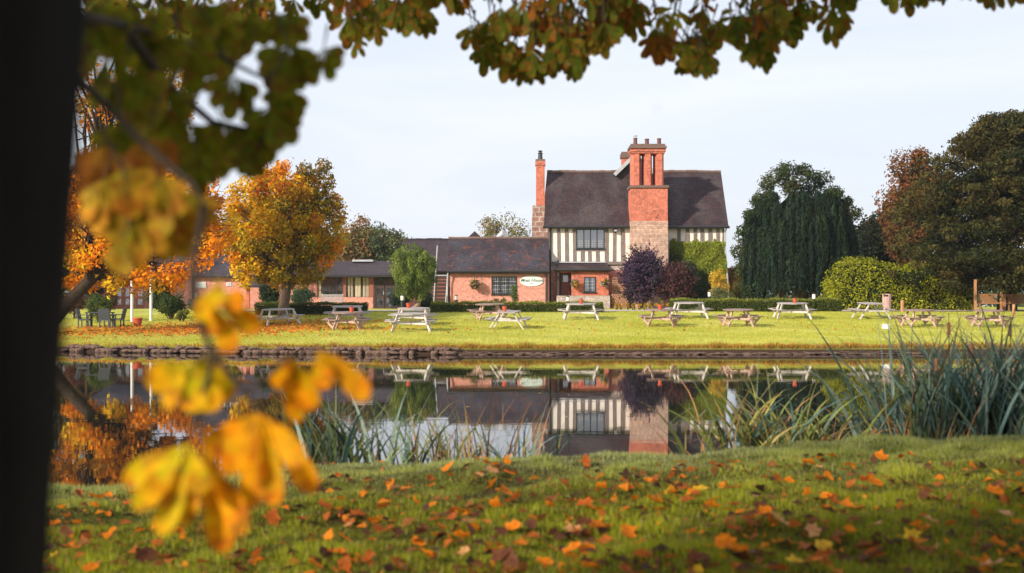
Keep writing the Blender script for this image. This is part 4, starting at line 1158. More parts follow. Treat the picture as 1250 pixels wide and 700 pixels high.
# ------------------------------------------------------------------ hedges
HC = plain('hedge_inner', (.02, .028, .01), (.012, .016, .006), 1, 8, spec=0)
def hedge(px0, px1, pyt, pyb, d, cols, label, name='low_hedge', w=.8, leaf=.07, dens=900, rnd=.12, topc=None, prof=None, group='clipped low hedges along the lawn'):
    x0, x1 = X(px0, d), X(px1, d); zt = Z(pyt, d); zb = gz((x0 + x1) / 2, d) - .02
    cm_ = (x0 + x1) / 2
    t = empty(name, (cm_, d + w / 2, zb), label, 'hedge', group)
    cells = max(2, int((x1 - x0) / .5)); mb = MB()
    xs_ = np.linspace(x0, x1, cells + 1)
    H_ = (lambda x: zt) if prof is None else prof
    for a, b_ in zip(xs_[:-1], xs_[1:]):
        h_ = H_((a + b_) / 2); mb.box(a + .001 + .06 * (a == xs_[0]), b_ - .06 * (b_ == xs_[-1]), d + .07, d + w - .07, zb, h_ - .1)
    mb.build('dark_core', HC, t)  # solid dark boxes fill the hedge behind its leaves
    Lx = x1 - x0; hz = zt - zb
    def put(n_, fx):
        r1 = rng.random(n_); r2 = rng.random(n_)
        return fx(r1, r2, n_)
    Ps = []; Ns = []; Cc = []
    hv = np.vectorize(lambda x: H_(x))
    for side, area in (('f', Lx * hz), ('b', Lx * hz * .4), ('t', Lx * w), ('l', w * hz), ('r', w * hz)):
        n_ = int(area * dens); a = rng.random(n_); b_ = rng.random(n_)
        if side in 'fb':
            xx = x0 + a * Lx; top_ = hv(xx) if n_ else xx
            zz = zb + b_ * (top_ - zb); yy = np.full(n_, d if side == 'f' else d + w); N = np.array([0, -1 if side == 'f' else 1, .25])
            yy = yy + (1 if side == 'f' else -1) * rnd * 2 * np.clip((zz - top_ + rnd) / rnd, 0, 1) ** 2 * .5
        elif side == 't':
            xx = x0 + a * Lx; zz = hv(xx) - rnd * .3 * 0; yy = d + b_ * w; N = np.array([0, -.1, 1])
        else:
            xx = np.full(n_, x0 if side == 'l' else x1); yy = d + a * w; zz = zb + b_ * (H_(xx[0]) - zb) if n_ else yy; N = np.array([-1 if side == 'l' else 1, -.1, .2])
        p = np.stack([xx, yy, zz], 1)
        wob = (np.sin(xx * 2.3 + zz * 3) + np.sin(xx * 5.1 + yy * 2 - zz * 1.7)) * rnd * .22
        p = p + N * wob[:, None] + rng.normal(0, rnd * .35, (n_, 3))
        Ps.append(p); Ns.append(N + rng.normal(size=(n_, 3)) * .55)
        base = np.array([random.choice(cols) for _ in range(n_)]) if n_ else np.zeros((0, 3))
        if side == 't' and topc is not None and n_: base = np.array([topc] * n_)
        Cc.append(base * rng.uniform(.65, 1.3, (n_, 1)))
    p = np.concatenate(Ps); N = np.concatenate(Ns)
    v, f = leafcloud(p, N, leaf, .65)
    np_mesh('foliage', v, f, np.concatenate(Cc), LEAF, t)
    return t
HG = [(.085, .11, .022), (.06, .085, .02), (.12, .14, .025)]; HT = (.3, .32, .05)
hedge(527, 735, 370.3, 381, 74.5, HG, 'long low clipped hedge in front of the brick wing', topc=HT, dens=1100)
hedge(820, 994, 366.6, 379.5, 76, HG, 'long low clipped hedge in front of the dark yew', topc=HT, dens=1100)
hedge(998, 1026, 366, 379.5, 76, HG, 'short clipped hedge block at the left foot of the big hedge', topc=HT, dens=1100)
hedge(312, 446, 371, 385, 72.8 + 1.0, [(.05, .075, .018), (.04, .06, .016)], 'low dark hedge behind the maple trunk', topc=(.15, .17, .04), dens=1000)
def bigprof(x):
    px = x / 81.0 * F + 625
    return Z(float(np.interp(px, [1021, 1026, 1034, 1045, 1065, 1085, 1100, 1106, 1112, 1125, 1150, 1172, 1186, 1190], [345, 332, 323, 320, 320, 324, 331, 334, 329, 325, 327, 333, 343, 356])), 81.0)
hedge(1022, 1189, 320, 381, 81, [(.36, .36, .02), (.24, .27, .02), (.14, .17, .015), (.45, .43, .03)], 'large rounded yellow green hedge at the right of the lawn', 'tall_hedge', 3.2, .12, 330, .35, None, bigprof, None)

# tree belt beyond everything
n_ = 26000
xx = rng.uniform(-170, 170, n_); yy = 175 + rng.uniform(-6, 6, n_)
hh = 4.3 + 1.2 * np.sin(xx * .11) + .9 * np.sin(xx * .37 + 1) + .5 * np.sin(xx * .9)
zz = 1.2 + rng.random(n_) ** .8 * hh
v, f = leafcloud(np.stack([xx, yy, zz], 1), np.array([0, -1, .5]) + rng.normal(size=(n_, 3)) * .6, .75, .8)
c = np.array([[.1, .12, .045]]) * rng.uniform(.6, 1.5, (n_, 1)) * (1 + np.sin(xx * .2)[:, None] * np.array([[.4, .1, 0]]))
tr_ = np_mesh('distant_woods', v, f, np.clip(c, .01, 1), LEAF, loc=(0, 175, 1)); tag(tr_, 'far belt of woodland behind the buildings', 'woodland', kind='stuff')

# ------------------------------------------------------------------ picnic tables
def plank_round(r, z, t, nsid=8, rot=math.pi / 8, gap=.012, boards=8, sx=1.0):
    """eight sided top made of parallel boards"""
    mb = MB(); w = 2 * r / boards
    poly = [(r * math.cos(rot + i * 2 * math.pi / nsid) * 1.03, r * math.sin(rot + i * 2 * math.pi / nsid) * 1.03) for i in range(nsid)]
    def xr(y):
        xs_ = []
        for i in range(nsid):
            (ax_, ay), (bx_, by) = poly[i], poly[(i + 1) % nsid]
            if (ay - y) * (by - y) <= 0 and ay != by: xs_.append(ax_ + (bx_ - ax_) * (y - ay) / (by - ay))
        return max(xs_) if xs_ else 0.05
    for i in range(boards):
        y0 = -r + i * w + gap / 2; y1 = y0 + w - gap
        a, b_ = max(.08, xr(y0 * .97)), max(.08, xr(y1 * .97))
        mb.poly_prism([(-a * sx, y0, z), (a * sx, y0, z), (b_ * sx, y1, z), (-b_ * sx, y1, z)], (0, 0, -t))
    return mb
def rot2(x, y, a): return (x * math.cos(a) - y * math.sin(a), x * math.sin(a) + y * math.cos(a))
def make_round(pale):
    t = empty('picnic_table', (0, 0, 0), 'x', 'picnic table', 'picnic tables on the far lawn')
    r = .78 if pale else .72
    plank_round(r, .78, .045).build('tabletop', TABLEGREY if pale else TABLEWARM, t)
    az = (40, 140, 220, 320) if pale else (48, 132, 228, 312)
    legm = LEGPALE if pale else LEGBROWN
    for a_ in az:
        a = R(a_); u = Vector((math.cos(a), math.sin(a), 0)); w = Vector((-math.sin(a), math.cos(a), 0))
        r0, r1 = (.74, 1.08) if pale else (.5, .86)
        MB().bar(u * r0 + Vector((0, 0, .733)), u * r1, .1, .05, up=(w.x, w.y, 0)).build('leg', legm, t)
        L_ = .36 if pale else .44
        bb = MB()
        for q in (-.075, .075):
            c_ = u * ((1.05 if pale else .98) + q) + Vector((0, 0, .47))
            bb.bar(c_ - w * L_, c_ + w * L_, .135, .04)
        bn = bb.build('bench', TABLEGREY if pale else TABLEWARM, t)
        if not pale:
            for sg_ in (-1, 1): bb = MB().bar(u * .86 + Vector((0, 0, .12)), u * .98 + w * (sg_ * .32) + Vector((0, 0, .44)), .05, .08).build('brace', legm, bn)
    for a_ in ((az[0]), (az[1])):
        a = R(a_); u = Vector((math.cos(a), math.sin(a), 0)); zz = .4 if a_ == az[0] else .338
        MB().bar(-u * 1.12 + Vector((0, 0, zz)), u * 1.12 + Vector((0, 0, zz)), .05, .09).build('crossbeam', legm, t)
    return t
def make_aframe():
    t = empty('picnic_table', (0, 0, 0), 'x', 'picnic table', 'picnic tables on the far lawn')
    tp = MB()
    for i in range(5): tp.box(-.42 + i * .17, -.42 + i * .17 + .155, -.85, .85, .735, .78)
    tp.build('tabletop', TABLEGREY, t)
    for y in (-.6, .6):
        for sx in (-1, 1):
            MB().bar((sx * .3, y + sx * .0, .734), (sx * .78, y, 0), .05, .11, up=(0, 1, 0)).build('leg', LEGPALE, t)
        MB().box(-.85, .85, y + .03 * (1 if y < 0 else -1), y + .075 * (1 if y < 0 else -1), .36, .44).build('crossbeam', LEGPALE, t)
    for sx in (-1, 1):
        bb = MB()
        for q in (0, .15): bb.box(sx * .64 + sx * q, sx * .64 + sx * (q + .14), -.85, .85, .442, .485)
        bb.build('bench', TABLEGREY, t)
    return t
protos = {'A': make_round(True), 'B': make_round(False), 'C': make_aframe()}
used = set()
tabs = [
    (340, 400, 'A', 30, 'pale picnic table standing alone under the maple, leftmost of all', None),
    (424, 396, 'A', 4, 'pale topped picnic table directly behind the brown legged one right of the maple', None),
    (424, 405, 'B', 2, 'brown legged picnic table in front of a paler one right of the maple', (430 - 424, 'orange plant pot on the front table of the pair right of the maple')),
    (505, 399, 'A', -3, 'grey picnic table with a pot, rear one of the pair below the weeping conifer', (-6, 'orange plant pot on the rear table below the weeping conifer')),
    (502, 407, 'A', 3, 'grey picnic table with bright legs, front one of the pair below the conifer', None),
    (598, 393, 'B', 8, 'brown picnic table partly behind the narrow one facing the oval sign', None),
    (621, 403, 'C', -10, 'narrow picnic table seen end on in front of the oval sign', (-5, 'orange plant pot on the narrow table in front of the oval sign')),
    (709, 392.5, 'A', 0, 'pale legged picnic table straight in front of the porch', (0, 'red plant pot on the table in front of the porch')),
    (807, 401, 'B', -6, 'brown picnic table with a pot nearest below the purple bushes', (-2, 'red plant pot on the brown table below the purple bushes')),
    (841, 391, 'A', 3, 'pale legged picnic table half behind the brown one below the purple bushes', None),
    (901, 401, 'B', 3, 'dark brown picnic table with bare top in front of the long low hedge', None),
    (967, 391.5, 'A', -2, 'pale legged picnic table with a pot in front of the yew', (2, 'red plant pot on the table in front of the yew')),
    (1063, 390.5, 'C', 6, 'narrow white legged picnic table beside the wooden bin and big hedge', None),
    (1121, 401.5, 'B', 5, 'dark brown picnic table with a white box at its foot', None),
    (1206, 402, 'B', -4, 'brown picnic table half hidden by reeds in front of the lattice backed seat', None)]
potm = MB(); potm.lathe((0, 0, 0), [(.07, 0), (.1, .17), (.115, .17), (.115, .22), (.095, .22), (.085, .19)], 14)
pot0 = None
for px, py, k_, rz, lab, pot in tabs:
    p = on_lawn(px, py - 2.5 if k_ != 'C' else py - 1.5)
    t = protos[k_] if k_ not in used else copy_tree(protos[k_]); used.add(k_)
    t.location = p; t.rotation_mode = 'ZYX'; t.rotation_euler = (R(2.8) * math.cos(R(rz)), -R(2.8) * math.sin(R(rz)), R(rz)); t['label'] = lab
    if pot:
        if pot0 is None:
            o = empty('plant_pot', (0, 0, 0), pot[1], 'plant pot', 'terracotta pots on the picnic tables')
            potm.build('pot', TERRA, o)
            pm = MB(); 
            for q in range(14):
                a = q * 2.4; pm.tube([(0, 0, .19), (.05 * math.cos(a), .05 * math.sin(a), .25), (.09 * math.cos(a), .09 * math.sin(a), .27 + .02 * (q % 3))], [.006, .005, .002], 4)
            pm.build('sprig', plain('dull_plant_stems', (.2, .1, .1), (.1, .05, .06), .8), o)
            pot0 = o
        else: o = copy_tree(pot0)
        o['label'] = pot[1]
        o.location = (p.x + pot[0] / F * p.y, p.y - .25, p.z + .77)
bp_ = on_lawn(1081, 402)
mb = MB(); mb.box(-.14, .14, -.12, .12, 0, .2); mb.box(-.15, .15, -.13, .13, .201, .23)
bo = mb.build('white_box', WHITE); bo.location = bp_; tag(bo, 'small white box on the grass by the brown picnic table', 'box')

# litter bin, post, swing seats
def cyl_top(px, pyb, d=None): 
    return on_lawn(px, pyb)
bp_ = on_lawn(1082.5, 380)
bn = empty('log_bin', bp_, 'pinkish wooden litter bin with dark opening in front of the big hedge', 'litter bin')
sc_ = F / bp_.y; hb = (380 - 358.5) / sc_; rb = 5.0 / sc_
mb = MB()
for q in range(12):
    a = q * math.pi / 6; u = Vector((math.cos(a), math.sin(a), 0))
    mb.bar(bp_ + u * rb * .95, bp_ + u * rb * .95 + Vector((0, 0, hb * (.98 if math.sin(a) > -.2 or math.cos(a) > 0 else .82))), rb * .5, .05, up=(u.x, u.y, 0))
mb.build('stave', plain('pink_grey_wood', (.55, .36, .3), (.38, .24, .2), .8, 8, stretch=(6, 6, .6)), bn)
MB().lathe(bp_ + Vector((0, 0, .02)), [(rb * .85, 0), (rb * .85, hb * .9)], 12).build('liner', DARKIN, bn)
bp_ = on_lawn(1101.5, 380.5)
sc_ = F / bp_.y
mb = MB(); mb.tube([(0, 0, 0), (0, 0, 13.2 / sc_), (0, 0, 13.6 / sc_)], [2.2 / sc_, 2.1 / sc_, 1.8 / sc_], 12); o = mb.build('wooden_post', TRUSS, smooth=False); o.location = bp_; tag(o, 'short golden wooden post between the bin and the brown picnic table', 'post')
for i, (pa, pb_, lab) in enumerate(((1190.5, 1222, 'wooden lattice backed seat between two taller posts beneath the evergreen'), (1226, 1258, 'second wooden lattice seat further right, with short posts, cut by the frame edge'))):
    dS = 77.5 + i * 1.2; q0 = on_ground(pa, dS); q1 = on_ground(pb_, dS)
    sw = empty('garden_bench', (q0 + q1) / 2, lab, 'bench')
    hgt = 1.75 if i == 0 else 1.0
    for q in (q0, q1): MB().box(q.x - .06, q.x + .06, q.y - .06, q.y + .06, q.z - .02, q.z + hgt).build('post', TRUSS, sw)
    x0, x1 = q0.x + .08, q1.x - .08; z0 = q0.z
    mb = MB(); mb.box(x0, x1, dS + .12, dS + .16, z0 + .92, z0 + .97); mb.box(x0, x1, dS + .12, dS + .16, z0 + .45, z0 + .5)
    nn = 22
    for j in range(nn):
        xa_ = x0 + (x1 - x0) * j / nn; xb_ = xa_ + .35
        if xb_ < x1:
            mb.bar((xa_, dS + .135, z0 + .5), (xb_, dS + .135, z0 + .92), .012, .025); mb.bar((xb_, dS + .148, z0 + .5), (xa_, dS + .148, z0 + .92), .012, .025)
    mb.build('backrest', WICKER, sw)
    mb = MB()
    for j in range(4): mb.box(x0, x1, dS - .4 + j * .13, dS - .29 + j * .13, z0 + .42, z0 + .445)
    mb.build('seat', WICKER, sw)
    if True:
        for xx in (x0 + .05, x1 - .05): MB().box(xx - .04, xx + .04, dS - .4, dS - .32, z0 - .02, z0 + .418).build('leg', WICKER, sw)
o = MB().tube([(0, 0, -.02), (0, 0, .62)], .08, 10).build('wooden_post', TRUSS); o.location = on_ground(1237.5, 73); tag(o, 'short wooden post behind the reeds at the right edge', 'post')

# bollard lamps
for px, pyt, d, lab in ((866, 355.5, 89, 'black bollard lamp left of the grey green clipped bush'), (993.5, 358, 80, 'black bollard lamp between the two hedge ends in front of the yew'),
                        (693.3, 361.5, 92, 'black bollard lamp at the porch step'), (557, 360, 92, 'black bollard lamp by the left end of the brick wing'), (491, 360, 86, 'black bollard lamp between the conifer and the glazed doors')):
    q = on_ground(px, d); h = Z(pyt, d) - q.z
    bl = empty('bollard_lamp', q, lab, 'lamp', 'bollard lamps along the path')
    MB().lathe(q, [(.1, 0), (.1, h - .34)], 12).build('post', BLACK, bl)
    MB().lathe(q + Vector((0, 0, h - .338)), [(.09, 0), (.1, .02), (.1, .26), (.09, .28)], 12).build('lamp_glass', LAMPGLASS, bl)
    MB().lathe(q + Vector((0, 0, h - .057)), [(.13, 0), (.13, .03), (.05, .06)], 12).build('cap', BLACK, bl)

# hanging baskets
def basket(c, r, cols, lab, hook):
    t = empty('hanging_basket', c, lab, 'hanging basket', 'hanging flower baskets on the brick walls')
    MB().lathe(Vector(c) - Vector((0, 0, r * .75)), [(.03, 0), (r * .5, .08), (r * .72, r * .5), (r * .75, r * .62)], 12).build('bowl', DARKWOOD, t)
    m_ = MB(); m_.tube([Vector(c) + Vector((0, 0, r * .5)), Vector(c) + Vector((0, 0, hook))], .012, 5); m_.tube([Vector(c) + Vector((0, 0, hook)), Vector(c) + Vector((0, .45, hook))], .02, 5)
    m_.build('bracket', BLACK, t)
    cl_ = [np.array(c) + unit(rng.normal(size=3)) * r * .55 for _ in range(22)]
    v, f, cc = clump_leaves(cl_, [r * .4] * 22, [45] * 22, .085, .8, [random.choice(cols) for _ in cl_])
    np_mesh('flowers', v, f, cc, LEAF, t)
basket((X(579.3, 99.5), 99.5, Z(347, 99.5)), .46, [(.5, .42, .3), (.3, .28, .08), (.12, .14, .04), (.6, .35, .2), (.1, .12, .04)], 'round mixed flower basket left of the black leaded window', .75)
basket((X(702, 99.75), 99.75, Z(346, 99.75)), .38, [(.75, .4, .02), (.3, .25, .2), (.12, .12, .04), (.6, .45, .1), (.4, .3, .45)], 'yellow flower basket between the porch door and its little window', .7)
basket((X(737.8, 99.75), 99.75, Z(345, 99.75)), .38, [(.75, .42, .03), (.4, .3, .2), (.15, .14, .04), (.5, .4, .35)], 'yellow flower basket at the right corner of the porch', .7)

# log pile beside the porch
lg0 = None; k_ = 0
r_ = .085
for row in range(15):
    nn = 7 - (1 if row > 8 else 0) - (2 if row > 11 else 0)
    for j in range(nn):
        x = X(744.5, 100.9) + .12 + j * r_ * 1.95 + (row % 2) * r_; z = gz(x, 100.5) + r_ + row * r_ * 1.72
        if lg0 is None:
            lg0 = MB().tube([(0, 0, 0), (0, .45, 0)], r_ * .96, 7).build('firewood_log', LOGEND); o = lg0
            tag(o, 'round cut log stacked in the firewood pile right of the porch', 'log', 'logs in the firewood pile right of the porch')
        else:
            o = lg0.copy(); COL.objects.link(o)
        o.location = (x, 100.4 + random.uniform(-.04, .04), z); o.rotation_euler = (0, random.uniform(0, 3), 0)
        s_ = random.uniform(.82, 1.02); o.scale = (s_, 1, s_)

# flagpoles
for px, py, ht, lab in ((161, 393, 5.3, 'white flagpole nearest the round green bush, left of the pair'), (184.3, 392, 5.8, 'white flagpole nearest the evergreen shrubs, right of the pair')):
    q = on_lawn(px, py); t = empty('flagpole', q, lab, 'flagpole', 'pair of white flagpoles')
    MB().tube([(q.x, q.y, q.z - .02), (q.x, q.y, q.z + ht)], [.075, .045], 10).build('pole', WHITE, t)
    MB().lathe(q + Vector((0, 0, ht)), [(.03, 0), (.07, .03), (.07, .08), (.02, .11)], 10).build('finial', WHITE, t)
    MB().tube([(q.x + .09, q.y, q.z + .9), (q.x + .07, q.y, q.z + ht - .1)], .008, 4).build('halyard', WHITE, t)

# terrace furniture
tq = on_ground(122, 67.5)
tt = empty('terrace_table', tq, 'dark woven terrace table below the round green bush', 'table')
MB().box(tq.x - .6, tq.x + .6, tq.y - .4, tq.y + .4, tq.z + .68, tq.z + .73).build('tabletop', FURN, tt)
for a in (-.52, .52):
    for b_ in (-.32, .32): MB().box(tq.x + a - .03, tq.x + a + .03, tq.y + b_ - .03, tq.y + b_ + .03, tq.z - .02, tq.z + .678).build('leg', FURN, tt)
for i, (px, d, rz, lab) in enumerate(((143, 67.3, 90, 'dark woven armchair at the right end of the terrace table'), (104, 67.3, -90, 'dark woven armchair at the left end of the terrace table'), (131, 66.6, 190, 'dark woven armchair on the pond side of the terrace table'))):
    q = on_ground(px, d)
    if i == 0:
        c0_ = empty('armchair', (0, 0, 0), lab, 'chair', 'dark woven chairs round the terrace table')
        MB().box(-.28, .28, -.27, .27, .36, .44).build('seat', FURN, c0_)
        MB().slab([(-.28, .24, .44), (.28, .24, .44), (.28, .36, .92), (-.28, .36, .92)], .05).build('backrest', FURN, c0_)
        for sx in (-1, 1):
            MB().box(sx * .3 - .03, sx * .3 + .03, -.27, .3, .6, .64).build('armrest', FURN, c0_)
            for sy in (-.24, .24): MB().box(sx * .27 - .025, sx * .27 + .025, sy - .025, sy + .025, 0, .358 if sy > 0 else .358).build('leg', FURN, c0_)
            MB().box(sx * .3 - .02, sx * .3 + .02, -.26, -.22, .44, .598).build('arm_post', FURN, c0_)
        c = c0_
    else: c = copy_tree(c0_)
    c.location = q; c.rotation_euler = (0, 0, R(-rz)); c['label'] = lab
q = on_ground(168, 68.5); o = MB().lathe((0, 0, 0), [(.16, 0), (.24, .34), (.26, .34), (.26, .4), (.2, .4)], 14).build('plant_tub', TERRA); o.location = q; tag(o, 'terracotta tub on the grass between the two flagpoles', 'plant tub')

# benches behind the maple
for px, d, lab in ((405, 90, 'pale wooden garden bench in front of the glazed wing'),):
    q = on_ground(px, d); t = empty('garden_bench', q, lab, 'bench')
    MB().box(q.x - .7, q.x + .7, q.y - .25, q.y + .2, q.z + .42, q.z + .47).build('seat', TABLEGREY, t)
    m_ = MB()
    for j in range(4): m_.box(q.x - .7, q.x + .7, q.y + .2, q.y + .24, q.z + .5 + j * .12, q.z + .59 + j * .12)
    m_.build('backrest', TABLEGREY, t)
    for a in (-.66, .66):
        MB().box(q.x + a - .035, q.x + a + .035, q.y - .24, q.y - .17, q.z - .02, q.z + .418).build('leg', TABLEGREY, t)
        MB().box(q.x + a - .035, q.x + a + .035, q.y + .243, q.y + .3, q.z - .02, q.z + 1.0).build('leg', TABLEGREY, t)

# ------------------------------------------------------------------ stones along the far bank
def rock_mesh(seed):
    r_ = random.Random(seed); mb = MB(); 
    prof = [(.15, -.5), (.75, -.42), (1, 0), (.8, .4), (.3, .5)]
    mb.lathe((0, 0, 0), prof, 8)
    mb.v = [(x * r_.uniform(.8, 1.15), y * r_.uniform(.8, 1.15), z * r_.uniform(.8, 1.2)) for x, y, z in mb.v]
    me = bpy.data.meshes.new('shore_stone'); me.from_pydata(mb.v, [], mb.f); me.materials.append(SHOREROCK); me.update(); return me
rocks = [rock_mesh(i) for i in range(6)]
for i in range(290):
    px = 78 + (1130 - 78) * (i + random.random()) / 290
    lo = px > 560
    yb = 52.0
    for _ in range(6): yb = float(bank_y(X(px, yb)))
    x = X(px, yb); o = bpy.data.objects.new('shore_stone', random.choice(rocks)); COL.objects.link(o)
    up = random.random() < .45
    h = random.uniform(.08, .19) * (.3 if lo else 1); w = random.uniform(.1, .24) * (1.3 if lo else 1)
    o.location = (x, yb + (.22 if up else -.02) + random.uniform(-.05, .05), (.2 if up else .07) * (.35 if lo else 1)); o.scale = (w, random.uniform(.15, .22), h); o.rotation_euler = (random.uniform(-.15, .15), random.uniform(-.15, .15), random.uniform(0, 3))
    tag(o, 'brownish stone in the low edging at the waterline of the far bank', 'stone', 'edging stones along the far bank')
BARK2 = plain('twig_bark', (.05, .032, .02), (.025, .017, .012), .9, 30)

# ------------------------------------------------------------------ grass
def blades(x, y, z, h, w, col, lean=.5, name='grass', mat=BLADE, loc=(0, 0, 0)):
    n = len(x); a = rng.random(n) * 2 * math.pi
    dx, dy_ = np.cos(a) * w / 2, np.sin(a) * w / 2
    b = rng.random(n) * 2 * math.pi; ln = rng.random(n) * lean * h
    p = np.stack([x, y, z], 1)
    V = np.empty((n, 3, 3))
    V[:, 0] = p + np.stack([-dx, -dy_, -.004 + 0 * dx], 1); V[:, 1] = p + np.stack([dx, dy_, -.004 + 0 * dx], 1)
    V[:, 2] = p + np.stack([np.cos(b) * ln, np.sin(b) * ln, h], 1)
    return np_mesh(name, V.reshape(-1, 3), np.arange(n * 3).reshape(n, 3), col, mat, loc=loc)
def patch(x, y, s=1.0):
    return (np.sin(x * 2.1 * s + 1.3 * np.sin(y * 1.7 * s)) + np.sin(y * 3.3 * s + 2 * np.sin(x * .9 * s)) + np.sin((x + y) * 5.1 * s)) / 3
# near lawn
n_ = 500000
y = 4.6 + (12.2 - 4.6) * rng.random(n_) ** .95
x = (rng.random(n_) * 2 - 1) * (y * .40 + 1.3)
z = ground(x, y)
pt = np.clip((vnoise(x, y, .5, 1) + .9 * vnoise(x, y, .24, 5) + .7 * vnoise(x, y, .12, 2)) / 1.3 - 1.0, -1, 1) * 2.2
h = rng.uniform(.012, .036, n_) * (1 + .5 * np.clip(pt, -1, 1))
t1 = np.clip(.5 + .5 * pt + rng.normal(0, .25, n_), 0, 1)[:, None]
col = np.array([[.045, .035, .006]]) * (1 - t1) + np.array([[.3, .32, .01]]) * t1
bleach = rng.random(n_) < .08
col[bleach] = (.36, .3, .1)
far_pale = np.clip((y - 8.3) / 2.2, 0, 1)[:, None] * rng.random((n_, 1))  # blades get paler towards the crest
col = col * (1 - far_pale * .6) + np.array([[.42, .48, .3]]) * far_pale * .6
g1 = blades(x, y, z, h, rng.uniform(.003, .007, n_), col * rng.uniform(.6, 1.3, (n_, 1)), loc=(0, 8, .7)); tag(g1, 'short mossy near lawn strewn with fallen leaves', 'grass', kind='stuff')
# far lawn
n_ = 260000
y = 52 + 24.5 * rng.random(n_) ** 1.1; x = (rng.random(n_) * 2 - 1) * (y * .38)
x = np.clip(x, -24, 30); k_ = y > bank_y(x) + .35
x, y = x[k_], y[k_]; n_ = len(x)
pt = patch(x, y, .35)
t1 = np.clip(.5 + .5 * pt + rng.normal(0, .2, n_), 0, 1)[:, None]
col = np.array([[.34, .36, .025]]) * (1 - t1) + np.array([[.6, .56, .12]]) * t1
w_ = np.clip((x + 6) / -8, 0, 1)[:, None] * .35
col = col * (1 - w_) + np.array([[.36, .35, .02]]) * w_
g2 = blades(x, y, ground(x, y), rng.uniform(.03, .07, n_), rng.uniform(.012, .025, n_), col * rng.uniform(.7, 1.25, (n_, 1)), loc=(0, 62, .8)); tag(g2, 'sunlit yellow green lawn below the house', 'grass', kind='stuff')
# ragged dry grass hanging over the bank
n_ = 26000
x = rng.uniform(-22, 20, n_); y = bank_y(x) + .36 + rng.random(n_) ** 1.5 * .5
dens = np.clip((x + 14) / 14, .15, 1); k_ = rng.random(n_) < dens; x, y = x[k_], y[k_]; n_ = len(x)
c1 = np.array([(.6, .28, .04), (.5, .34, .05), (.35, .32, .04), (.4, .14, .03)])[rng.integers(0, 4, n_)]
tuft = .6 + .5 * np.abs(np.sin(x * 3.1) * np.sin(x * 1.3 + 1))
g3 = blades(x, y, ground(x, y), rng.uniform(.1, .24, n_) * tuft, rng.uniform(.015, .035, n_), c1 * rng.uniform(.6, 1.2, (n_, 1)), 1.2, loc=(0, 53, .3)); tag(g3, 'fringe of dry russet grass along the far bank', 'grass', kind='stuff')

# ------------------------------------------------------------------ fallen leaves
def palm_leaf_mesh(seed, col, size=.1):
    """one curled fallen leaf with lobes"""
    r_ = random.Random(seed); nn = 12
    rim = []
    for i in range(nn):
        a = 2 * math.pi * i / nn; rr = size * .5 * (1.0 if i % 2 == 0 else r_.uniform(.6, .95)) * r_.uniform(.85, 1.15) * (1.25 if i == 0 else 1) * (1 if i % 3 else .8)
        rim.append((math.cos(a) * rr, math.sin(a) * rr * .75, 0))
    k = r_.uniform(5, 12); b = r_.uniform(-.6, .6)
    V = [(0, 0, 0)] + rim
    V = [(x, y, .01 + (y * y) * k + x * x * 2 + b * x * y * 8 + r_.uniform(-.003, .003)) for x, y, z in V]
    Fc = np.array([(0, i + 1, (i + 1) % nn + 1) for i in range(nn)])
    me = bpy.data.meshes.new('fallen_leaf'); me.from_pydata(V, [], [tuple(map(int, f)) for f in Fc]); me.materials.append(LEAFBIG)
    a = me.attributes.new('col', 'FLOAT_COLOR', 'FACE')
    a.data.foreach_set('color', np.tile(np.array([*col, 1], np.float32), (nn, 1)).ravel())
    for p in me.polygons: p.use_smooth = True
    me.update(); return me
kinds = [('orange', (.82, .24, .015), 'orange curled leaf lying on the near grass'), ('yellow', (.85, .5, .03), 'bright yellow curled leaf lying on the near grass'),
         ('rust', (.5, .12, .02), 'rusty red brown leaf lying on the near grass'), ('brown', (.16, .06, .03), 'dark brown withered leaf lying on the near grass'), ('tan', (.72, .36, .16), 'pale tan curled leaf lying on the near grass')]
meshes = {k: [palm_leaf_mesh(hash_ * 7 + j, tuple(c * f for c in col), random.uniform(.085, .125)) for j, f in enumerate((1, .85, 1.1))] for hash_, (k, col, _) in enumerate(kinds)}
spots = []
def leafspot():
    u = rng.random()
    if u < .13:
        cx, cy_ = random.choice([(610, 577), (770, 597), (705, 655), (440, 640), (830, 600), (215, 610), (560, 640), (930, 630)])
        return cx + rng.normal() * 16, cy_ + rng.normal() * 7
    return rng.uniform(-60, 1400), 560 + 150 * rng.random() ** 1.0
def near_point(px, py):
    ys = np.arange(5.0, 11.2, .03); xs_ = (px - 625) / F * ys
    pr = HY + (CH - ground(xs_, ys)) / ys * F
    i = int(np.argmin(np.abs(pr - py)))
    if abs(pr[i] - py) > 3: return None
    return float(xs_[i]), float(ys[i])
cntl = 0; extra = []
while cntl < 620:
    q = near_point(*leafspot())
    if q is None: continue
    cntl += 1
    kd = random.choices(kinds, (46, 5, 24, 17, 8))[0]
    rot = (random.gauss(.25, .4), random.gauss(0, .35), random.uniform(0, 6.28))
    zz = gz(*q) + random.uniform(.018, .04)
    if cntl <= 300:
        o = bpy.data.objects.new('fallen_leaf', random.choice(meshes[kd[0]])); COL.objects.link(o)
        o.location = (q[0], q[1], zz); o.rotation_euler = rot; s_ = random.uniform(.6, 1.15); o.scale = (s_,) * 3
        tag(o, kd[2], 'fallen leaf', kd[0] + ' fallen leaves on the near grass')
    else: extra.append((q[0], q[1], zz - .012))
